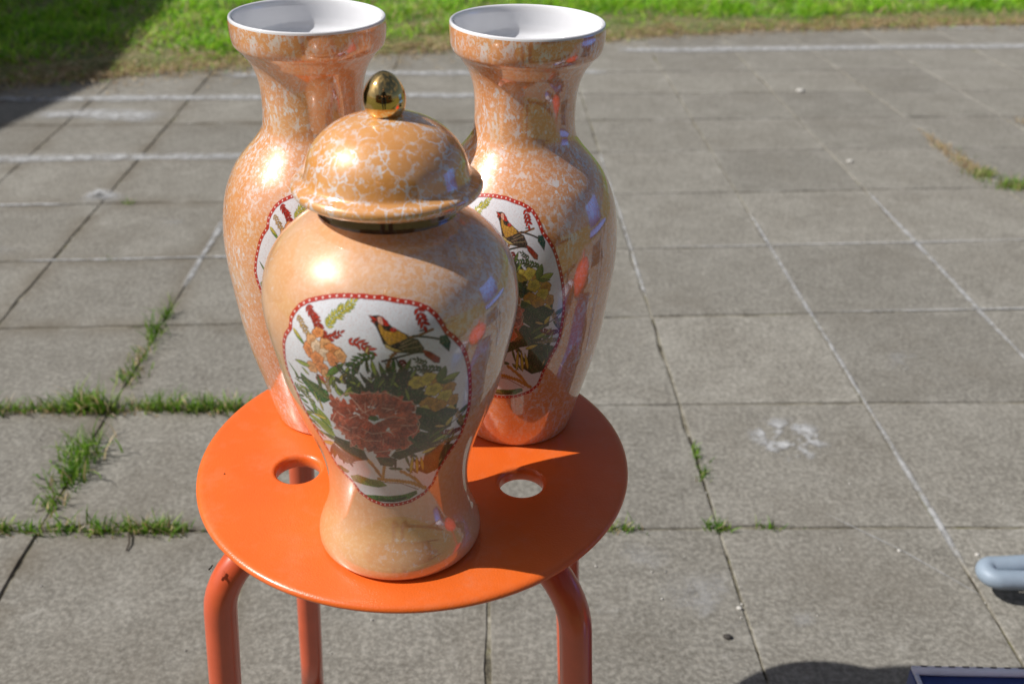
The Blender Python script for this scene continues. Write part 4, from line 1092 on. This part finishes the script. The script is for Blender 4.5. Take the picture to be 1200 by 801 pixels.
            base_ = np.array(PAL[o[5]]); tex = 1 + .22 * np.sin(ph * 22 + q * 3) * q - .28 * (q < .45)
            if fl:
                gx, gy = s[2] - PEONY[0], s[3] - PEONY[1]; gp = np.arctan2(gy, gx); gr = np.hypot(gx, gy)
                tex = 1 + .35 * np.sin(gp * 46 + gr * .5 + x) * np.sin(gp * 17 + 1.3 * gr) + .35 * np.clip((q - .5) * 1.5, 0, 1) - .25 * (q < .3)
                tex = tex * (.85 + .3 * np.sin(gx * .23 + gy * .17 + 1) * np.sin(gy * .31 - gx * .12))
            cv = np.clip((sd_ - .3) / AA + .5, 0, 1)[..., None]
            img[s[0], s[1]] = img[s[0], s[1]] * (1 - cv) + base_ * tex[..., None] * cv
    grain = rr.normal(1, .10, (ny, nx)); grain = (grain + np.roll(grain, 1, 0) + np.roll(grain, 1, 1)) / 3; lum = img.mean(-1)
    img *= (1 + (grain - 1) * np.where(lum < .6, 2.6, .5))[..., None]
    # pinkish print speckle, then the red band with its row of white dots
    sp = rr.random((ny, nx)) < .07; img[sp] = img[sp] * .5 + np.array((.55, .25, .2)) * .5
    X, Y = np.meshgrid(xs, ys); ins = inside(X, Y, B); d = segdist(X, Y, B, True)
    band = ins & (d < 3.1); e = np.clip((3.1 - d) / .4, 0, 1)[..., None] * ins[..., None]
    img = img * (1 - e) + np.array((.46, .028, .012)) * e
    e2 = ((d > 2.7) & (d < 3.15) & ins)[..., None]; img = np.where(e2, img * .55, img)
    pts = np.r_[B, B[:1]]; seg = np.hypot(*np.diff(pts, axis=0).T); cum = np.r_[0, np.cumsum(seg)]; cen = B.mean(0)
    n = int(cum[-1] / 4.6)
    for q in range(n):
        t = cum[-1] * (q + .5) / n; x = np.interp(t, cum, pts[:, 0]); y = np.interp(t, cum, pts[:, 1])
        t2 = (t + .8) % cum[-1]; dx = np.interp(t2, cum, pts[:, 0]) - x; dy = np.interp(t2, cum, pts[:, 1]) - y; L_ = math.hypot(dx, dy) + 1e-9
        nx_, ny_ = -dy / L_, dx / L_
        if nx_ * (cen[0] - x) + ny_ * (cen[1] - y) < 0: nx_, ny_ = -nx_, -ny_
        x += nx_ * 1.5; y += ny_ * 1.5; s = sub(x - 1.5, x + 1.5, y - 1.5, y + 1.5)
        if s is not None: put(s, (.62 - np.hypot(s[2] - x, s[3] - y)) / .3 + .5, (.78, .66, .6))
    return np.clip(img, .01, .9), ins, (u0 / 1000, u1 / 1000, v0 / 1000, v1 / 1000)
_cache = {}
def ART(nx, ny):
    if (nx, ny) not in _cache: _cache[nx, ny] = draw_panel(nx, ny)
    return _cache[nx, ny]
ARC_J, ARC_V, ROT_J, ROT_V, ROT_V2 = .138, .135, R(-1), R(-15), R(13.6)
#ART_END
def smooth_prof(prof, sub=6):
    P = np.array(crom(prof, sub)); return P[:, 0], P[:, 1]
def panel_mesh(prof, zc_arc, ref=.076, scale=1.0, off=.00022, nx=350, ny=430):
    """printed panel: a fine grid in (girth mm, arc mm) laid on the glaze, coloured per point by the drawing"""
    z, r = smooth_prof(prof); s = np.concatenate([[0], np.cumsum(np.hypot(np.diff(z), np.diff(r)))])
    img, mask, (u0, u1, v0, v1) = ART(nx, ny)
    U = np.linspace(u0, u1, nx) * scale; V = np.linspace(v0, v1, ny) * scale
    ss = zc_arc + V; zz = np.interp(ss, s, z); rr = np.interp(ss, s, r)
    dz = np.gradient(zz, ss); dr = np.gradient(rr, ss)
    rr2 = rr + dz * off; zz2 = zz - dr * off
    UU, RR = np.meshgrid(U, rr2); ZZ = np.repeat(zz2[:, None], nx, 1)
    th = UU / ref
    co = np.stack([RR * np.sin(th), -RR * np.cos(th), ZZ], -1).reshape(-1, 3)
    idx = np.arange(nx * ny).reshape(ny, nx)
    q = np.stack([idx[:-1, :-1], idx[:-1, 1:], idx[1:, 1:], idx[1:, :-1]], -1)
    mk = mask[:-1, :-1] & mask[1:, 1:] & mask[1:, :-1] & mask[:-1, 1:]
    q = q[mk]
    used = np.zeros(nx * ny, bool); used[q.ravel()] = True; remap = np.cumsum(used) - 1
    q = remap[q]; co = co[used]; colr = img.reshape(-1, 3)[used]
    me = bpy.data.meshes.new('floral_panel'); me.vertices.add(len(co)); me.vertices.foreach_set('co', co.astype(np.float32).ravel())
    me.loops.add(q.size); me.loops.foreach_set('vertex_index', q.astype(np.int32).ravel())
    me.polygons.add(len(q)); me.polygons.foreach_set('loop_start', (np.arange(len(q)) * 4).astype(np.int32)); me.update(calc_edges=True)
    ca = me.color_attributes.new('print', 'FLOAT_COLOR', 'POINT')
    ca.data.foreach_set('color', np.c_[colr, np.ones(len(colr))].astype(np.float32).ravel()); me.shade_smooth()
    return me
def mat_print():
    mt, n, p = newmat("printed_panel_glaze"); at = nd(n, "ShaderNodeAttribute", attribute_name="print")
    v = coords(n); sp = ramp(n, noise(n, v, 900, 2, .6), [(.66, 0), (.74, .3)])
    L(n, mix(n, sp, at.outputs['Color'], (.55, .28, .2)), p.inputs['Base Color'])
    setin(p, Roughness=.3, IOR=1.45, Coat_Weight=1.0, Coat_Roughness=.04, Coat_IOR=1.5); return mt
M['print'] = mat_print()

JX, JY = -.0732, .5431
jar = thing('lidded_jar', 'lidded peach lustre jar with a gold knob standing in front on the stool', 'jar', (JX, JY, SZ), (R(-1.22), R(.19), 0))
obj('body', lathe(crom(jar_prof, 5), 160, cap0=True), M['jar'], jar)
nk = obj('neck', lathe([(.2325, .0402), (.2335, .0398), (.2350, .0396), (.2445, .0394)], 128), M['dark'], jar)
lid_prof = [(.2425, .0400), (.2418, .0440), (.2424, .0490), (.2440, .0525), (.2462, .0541), (.2485, .0541), (.2502, .0527), (.2512, .0502), (.2528, .0477), (.2560, .0465), (.2610, .0452), (.2660, .0433), (.2710, .0402), (.2755, .0362), (.2800, .0305), (.2835, .0235), (.2858, .0160), (.2868, .0100), (.2872, .0060)]
lid = obj('lid', lathe(crom(lid_prof, 5), 144), M['lid'], jar)
kn = obj('knob', lathe(crom([(.2862, .0085), (.2872, .0094), (.2890, .0105), (.2920, .0114), (.2955, .0117), (.2995, .0112), (.3030, .0097), (.3058, .0078), (.3082, .0055), (.3098, .0033), (.3106, .0012), (.3108, .0)], 6), 64), M['gold'], lid)
if ART: obj('floral_panel', panel_mesh(jar_prof, ARC_J), M['print'], jar).rotation_euler = (0, 0, ROT_J)

vase = thing('vase', 'tall peach lustre vase with a flared rim standing at the right rear of the stool', 'vase', (.0039, .6848, SZ), (0, R(.37), 0), 'pair of tall vases')
vb = obj('body', vase_body(), M['vase'], vase); vl = obj('lip_and_inside', vase_lip(), M['white'], vase)
vp = None
if ART:
    vp = obj('floral_panel', panel_mesh(vase_prof, ARC_V, .0859), M['print'], vase); vp.rotation_euler = (0, 0, ROT_V)
v2 = vase.copy(); C.objects.link(v2); v2.location = (-.1436, .6921, SZ); v2.rotation_euler = (R(.45), R(.88), 0)
v2['label'] = 'tall peach lustre vase with a flared rim standing at the left rear of the stool'
for ch in [vb, vl] + ([vp] if vp else []):
    k = ch.copy(); C.objects.link(k); k.parent = v2
    if ch is vp: k.rotation_euler = (0, 0, ROT_V2)

# ------------------------------------------------------------------ small things near the stool
fly = thing('fly', 'small black fly sitting on the left front stool leg', 'fly', (-.2000, .5215, .4215), (R(-20), R(-35), R(40)))
fb = lump(.0011, 2.6, 1, 1, 2, .0); obj('body', fb, M['fly'], fly)
hd = obj('head', lump(.0010, 1, 1.1, 1, 2, 0), M['fly'], fly); hd.location = (.0032, 0, .0003)
fly.scale = (.62, .62, .62)
for s in (-1, 1):
    b_ = bmesh.new(); vs_ = [b_.verts.new(v) for v in ((.0005, s * .0006, .001), (-.002, s * .0022, .0018), (-.0055, s * .0028, .0014), (-.0056, s * .0012, .0012), (-.002, s * .0004, .001))]
    b_.faces.new(vs_); obj('wing', b_, M['wing'], fly)
    for t in (-.001, .0006, .0022): obj('leg', tube([(t, s * .0006, 0), (t * 1.4, s * .002, .0004), (t * 2, s * .0032, -.0018)], .00018, 5), M['fly'], fly)
bug = thing('beetle', 'tiny dark red beetle on the orange seat left of the rear vase', 'beetle', (-.1835, .7052, SZ + .0010), (0, 0, .3))
obj('body', lump(.0016, 1.3, 1, .7, 2, 0), M['bug'], bug)
for s in (-1, 1):
    for t in (-.0012, 0, .0012): obj('leg', tube([(t, s * .001, 0), (t * 1.5, s * .0026, -.0009)], .0002, 5), M['bug'], bug)
o = obj('speck', lump(.0007, 1, 1, .5, 1, .1), M['bug']); o.location = (-.2080, .600, SZ + .0002); tag(o, 'tiny dark speck near the left edge of the orange seat', 'speck')

# navy box at the lower right
BX0, BX1, BY0, BY1, BZ = .414, .80, .50, .7495, .102
bx = thing('card_box', 'navy blue card box with a pale slotted edge on the ground at lower right', 'box', (BX0, BY0, 0))
W_, D_ = BX1 - BX0, BY1 - BY0
obj('carton', box(0, W_, 0, D_, 0, BZ - .004, bev=.0015), M['navy'], bx)
obj('pale_edge', box(.0003, W_ - .0003, D_ - .0105, D_ - .0003, BZ - .004, BZ, bev=.0006), M['card'], bx)
obj('pale_edge', box(.0003, .0045, .0003, D_ - .0108, BZ - .004, BZ, bev=.0006), M['card'], bx)
sm = None
for k in range(26):
    o = obj('slot', sm or box(0, .0065, 0, .0016, 0, .0006), M['slot'], bx, smooth=False); sm = o.data
    o.location = (.010 + k * .0142, D_ - .0020, BZ - .0003)

# bent tube foot at the right edge; chair above it is added for reflections
ch = thing('tube_and_added_chair', 'blue grey bent tube at the right edge, on an unseen chair added for reflections', 'chair', (.57, .93, 0))
def ubend(x0, y0, w_, z0, L_):
    pts = [(x0 + L_ - L_ * .955 * t, y0 - w_, z0) for t in np.linspace(0, 1, 12)]
    for q in range(0, 17): t = -PI / 2 - q / 16 * PI; pts.append((x0 + w_ + w_ * math.cos(t), y0 + w_ * math.sin(t), z0))
    for t in np.linspace(.03, 1, 16): pts.append((x0 + w_ + t * (L_ - w_), y0 + w_ + .13 * t ** 1.5, z0 + .01 * t))
    return pts
obj('foot_frame', tube(ubend(.0215, .034, .0125, .036, .55), .0118, 24), M['tube'], ch)
for yy in (.021, .17):
    obj('leg', tube(crom([(.50, yy, .04), (.53, yy, .09), (.54, yy, .3), (.5, yy + .02, .43)], 5), .0135, 18), M['tube'], ch)
obj('leg', tube([(.16, .021, .0), (.16, .021, .012), (.16, .021, .026)], .0125, 18), M['rubber'], ch)
obj('seat', box(.42, .92, -.35, .25, .43, .47, bev=.012), M['blue'], ch)
obj('backrest', box(.90, .95, -.35, .25, .50, .95, bev=.012), M['blue'], ch)

# ------------------------------------------------------------------ neighbours added outside the frame for their shadow and reflections
shed = thing('shadow_shed', 'unseen low wooden shed added at far left to cast the shadow on lawn and paving', 'shed', (-4.9, 1.2, -.01))  # unseen; roof line shaped so its shadow falls across the lawn corner
prof = [(0, 2.08), (1.70, 2.46), (3.6, 2.30)]
bm = bmesh.new(); 
lo = [bm.verts.new((x, y, 0)) for x in (0, 1.2) for y, z in prof]; hi = [bm.verts.new((x, y, z)) for x in (0, 1.2) for y, z in prof]
for k in range(2):
    bm.faces.new((lo[k], lo[k + 1], hi[k + 1], hi[k])); bm.faces.new((lo[3 + k], hi[3 + k], hi[4 + k], lo[4 + k])); bm.faces.new((hi[k], hi[k + 1], hi[4 + k], hi[3 + k]))
bm.faces.new((lo[0], hi[0], hi[3], lo[3])); bm.faces.new((lo[2], lo[5], hi[5], hi[2]))
obj('wall', bm, M['wood'], shed, smooth=False)

reflected_house = thing('reflected_house', 'unseen brick building added behind the viewpoint for the glaze reflections', 'reflected_house', (0, -4.2, -.01))  # unseen building added for the glaze to mirror
obj('wall', box(-4, 5, -.4, 0, 0, 2.9), M['brick'], reflected_house, smooth=False)
bm = bmesh.new(); vs_ = [bm.verts.new(v) for v in ((-4.3, .35, 2.85), (5.3, .35, 2.85), (5.3, -3, 4.6), (-4.3, -3, 4.6), (-4.3, .35, 2.95), (5.3, .35, 2.95), (5.3, -3, 4.7), (-4.3, -3, 4.7))]
for f in ((3, 2, 1, 0), (4, 5, 6, 7), (0, 1, 5, 4), (1, 2, 6, 5), (2, 3, 7, 6), (3, 0, 4, 7)): bm.faces.new([vs_[i] for i in f])
obj('roof', bm, M['roof'], reflected_house, smooth=False)
for x0, x1, z0, z1, nm in ((-2.6, -1.0, .9, 2.2, 'window'), (.4, 1.4, .05, 2.15, 'door'), (2.4, 4.0, .9, 2.2, 'window')):
    fr = obj(nm, box(x0, x1, .002, .05, z0, z1), M['frame'], reflected_house, smooth=False)
    obj('pane', box(x0 + .08, x1 - .08, .052, .06, z0 + .08, z1 - .08), M['glass'], fr, smooth=False)
rc = thing('reflection_bag', 'unseen red cloth bag added beyond the lower right for a red reflection in the glaze', 'bag', (1.0, .42, .0))  # added out of view for a red patch in the glaze reflections
obj('body', lump(.2, 1.2, .9, .8, 3, .05), M['red'], rc).location = (0, 0, .14)
obj('handle', tube([(-.08, 0, .27), (-.06, 0, .36), (.06, 0, .36), (.08, 0, .27)], .01, 10), M['red'], rc)

for (x, y, sx, sy, z1, mt_, lb) in ((.50, .22, .16, .10, .20, 'blue', 'unseen blue carton added for a blue reflection in the glaze'), (.70, .20, .12, .10, .16, 'tan', 'unseen tan carton added for a tan reflection in the glaze')):  # added out of view to give blue and tan reflections
    o = thing('carton', lb, 'box', (x, y, 0)); obj('body', box(0, sx, 0, sy, 0, z1, bev=.002), M[mt_], o); obj('lid', box(-.003, sx + .003, -.003, sy + .003, z1 - .03, z1 + .003, bev=.001), M['card'], o)

# photographer figure added behind the viewpoint to darken reflections in the glaze
def skinned(name, joints, edges, root, parent, mats, level=2):
    me = bpy.data.meshes.new(name); keys = list(joints); ix = {k: i for i, k in enumerate(keys)}
    me.from_pydata([joints[k][:3] for k in keys], [(ix[a], ix[b]) for a, b in edges], [])
    o = bpy.data.objects.new(name, me); C.objects.link(o)
    sk = o.modifiers.new("skin", 'SKIN'); sub = o.modifiers.new("subdivision", 'SUBSURF'); sub.levels = sub.render_levels = level
    for k in keys:
        v = me.skin_vertices[0].data[ix[k]]; v.radius = (joints[k][3], joints[k][4] if len(joints[k]) > 4 else joints[k][3]); v.use_root = (k == root)
    bpy.context.view_layer.update()
    m2 = bpy.data.meshes.new_from_object(o.evaluated_get(bpy.context.evaluated_depsgraph_get()))
    o.modifiers.clear(); o.data = m2; m2.name = name
    for m_ in mats: m2.materials.append(m_)
    for p in m2.polygons:
        c = p.center
        p.material_index = 1 if (c.z > 1.475 or (c.z < 1.02 and c.y > .17)) else (2 if c.z < .93 else 0)
    m2.shade_smooth(); o.parent = parent; return o
M['jacket'] = simple("dark_jacket_cloth", (.025, .03, .045), .85, var=.3); M['jeans'] = simple("dark_blue_denim", (.03, .045, .09), .85, var=.3)
M['skin'] = simple("skin", (.50, .27, .18), .5, var=.05); M['hair'] = simple("brown_hair", (.05, .03, .02), .6, var=.3, nscale=200); M['shoe'] = simple("black_shoe", (.02, .02, .02), .4)
ph = thing('added_person', 'unseen figure in dark jacket and jeans added to darken the glaze reflections', 'added_person', (-.02, -.40, -.006))
J = {'pelvis': (0, 0, .93, .15, .11), 'waist': (0, 0, 1.08, .14, .10), 'chest': (0, 0, 1.28, .17, .12), 'neckbase': (0, 0, 1.44, .07, .07), 'neck': (0, .01, 1.51, .055), 'skull': (0, .03, 1.60, .075, .085), 'crown': (0, .03, 1.68, .07, .08)}
E_ = [('pelvis', 'waist'), ('waist', 'chest'), ('chest', 'neckbase'), ('neckbase', 'neck'), ('neck', 'skull'), ('skull', 'crown')]
for sd_, n_ in ((-1, 'l'), (1, 'r')):
    J.update({n_ + 'sho': (sd_ * .17, 0, 1.40, .065), n_ + 'elb': (sd_ * .25, .03, 1.13, .048), n_ + 'wri': (sd_ * .11, .24, .96, .03), n_ + 'palm': (sd_ * .085, .30, .935, .032, .02),
              n_ + 'hip': (sd_ * .09, 0, .87, .095), n_ + 'knee': (sd_ * .10, .02, .49, .062), n_ + 'ank': (sd_ * .10, -.01, .10, .043), n_ + 'toe': (sd_ * .11, .16, .04, .04, .03)})
    E_ += [('neckbase', n_ + 'sho'), (n_ + 'sho', n_ + 'elb'), (n_ + 'elb', n_ + 'wri'), (n_ + 'wri', n_ + 'palm'), ('pelvis', n_ + 'hip'), (n_ + 'hip', n_ + 'knee'), (n_ + 'knee', n_ + 'ank'), (n_ + 'ank', n_ + 'toe')]
    for f, (dx, l_) in enumerate(((-.022, .060), (-.008, .070), (.007, .066), (.021, .052))):
        bx_ = sd_ * .085 + dx; J[n_ + 'f%da' % f] = (bx_, .325, .930, .009); J[n_ + 'f%db' % f] = (bx_ - sd_ * .012, .325 + l_ * .35, .915, .008); J[n_ + 'f%dc' % f] = (bx_ - sd_ * .03, .322 + l_ * .3, .893, .0065)
        E_ += [(n_ + 'palm', n_ + 'f%da' % f), (n_ + 'f%da' % f, n_ + 'f%db' % f), (n_ + 'f%db' % f, n_ + 'f%dc' % f)]
    J[n_ + 'tha'] = (sd_ * .055, .285, .945, .011); J[n_ + 'thb'] = (sd_ * .038, .315, .942, .009); E_ += [(n_ + 'palm', n_ + 'tha'), (n_ + 'tha', n_ + 'thb')]
skinned('body', J, E_, 'pelvis', ph, [M['jacket'], M['skin'], M['jeans']])
hb_ = lump(.105, .86, 1.0, .95, 3, .04)
bmesh.ops.delete(hb_, geom=[v for v in hb_.verts if v.co.y > .03 and v.co.z < .062 or v.co.z < -.06], context='VERTS')
obj('hair', hb_, M['hair'], ph).location = (0, .02, 1.655)
obj('nose', lump(.014, .8, 1.2, 1.6, 2, 0), M['skin'], ph).location = (0, .122, 1.61)
for sd_ in (-1, 1):
    obj('eye', lump(.011, 1.2, .6, .8, 2, 0), M['white'], ph).location = (sd_ * .03, .108, 1.635)
    obj('ear', lump(.022, .4, .8, 1.3, 2, 0), M['skin'], ph).location = (sd_ * .083, .02, 1.615)
    obj('shoe', lump(.06, .85, 2.1, .6, 3, 0), M['shoe'], ph).location = (sd_ * .11, .06, .036)
obj('mouth', lump(.016, 1.4, .4, .35, 2, 0), M['red'], ph).location = (0, .112, 1.575)
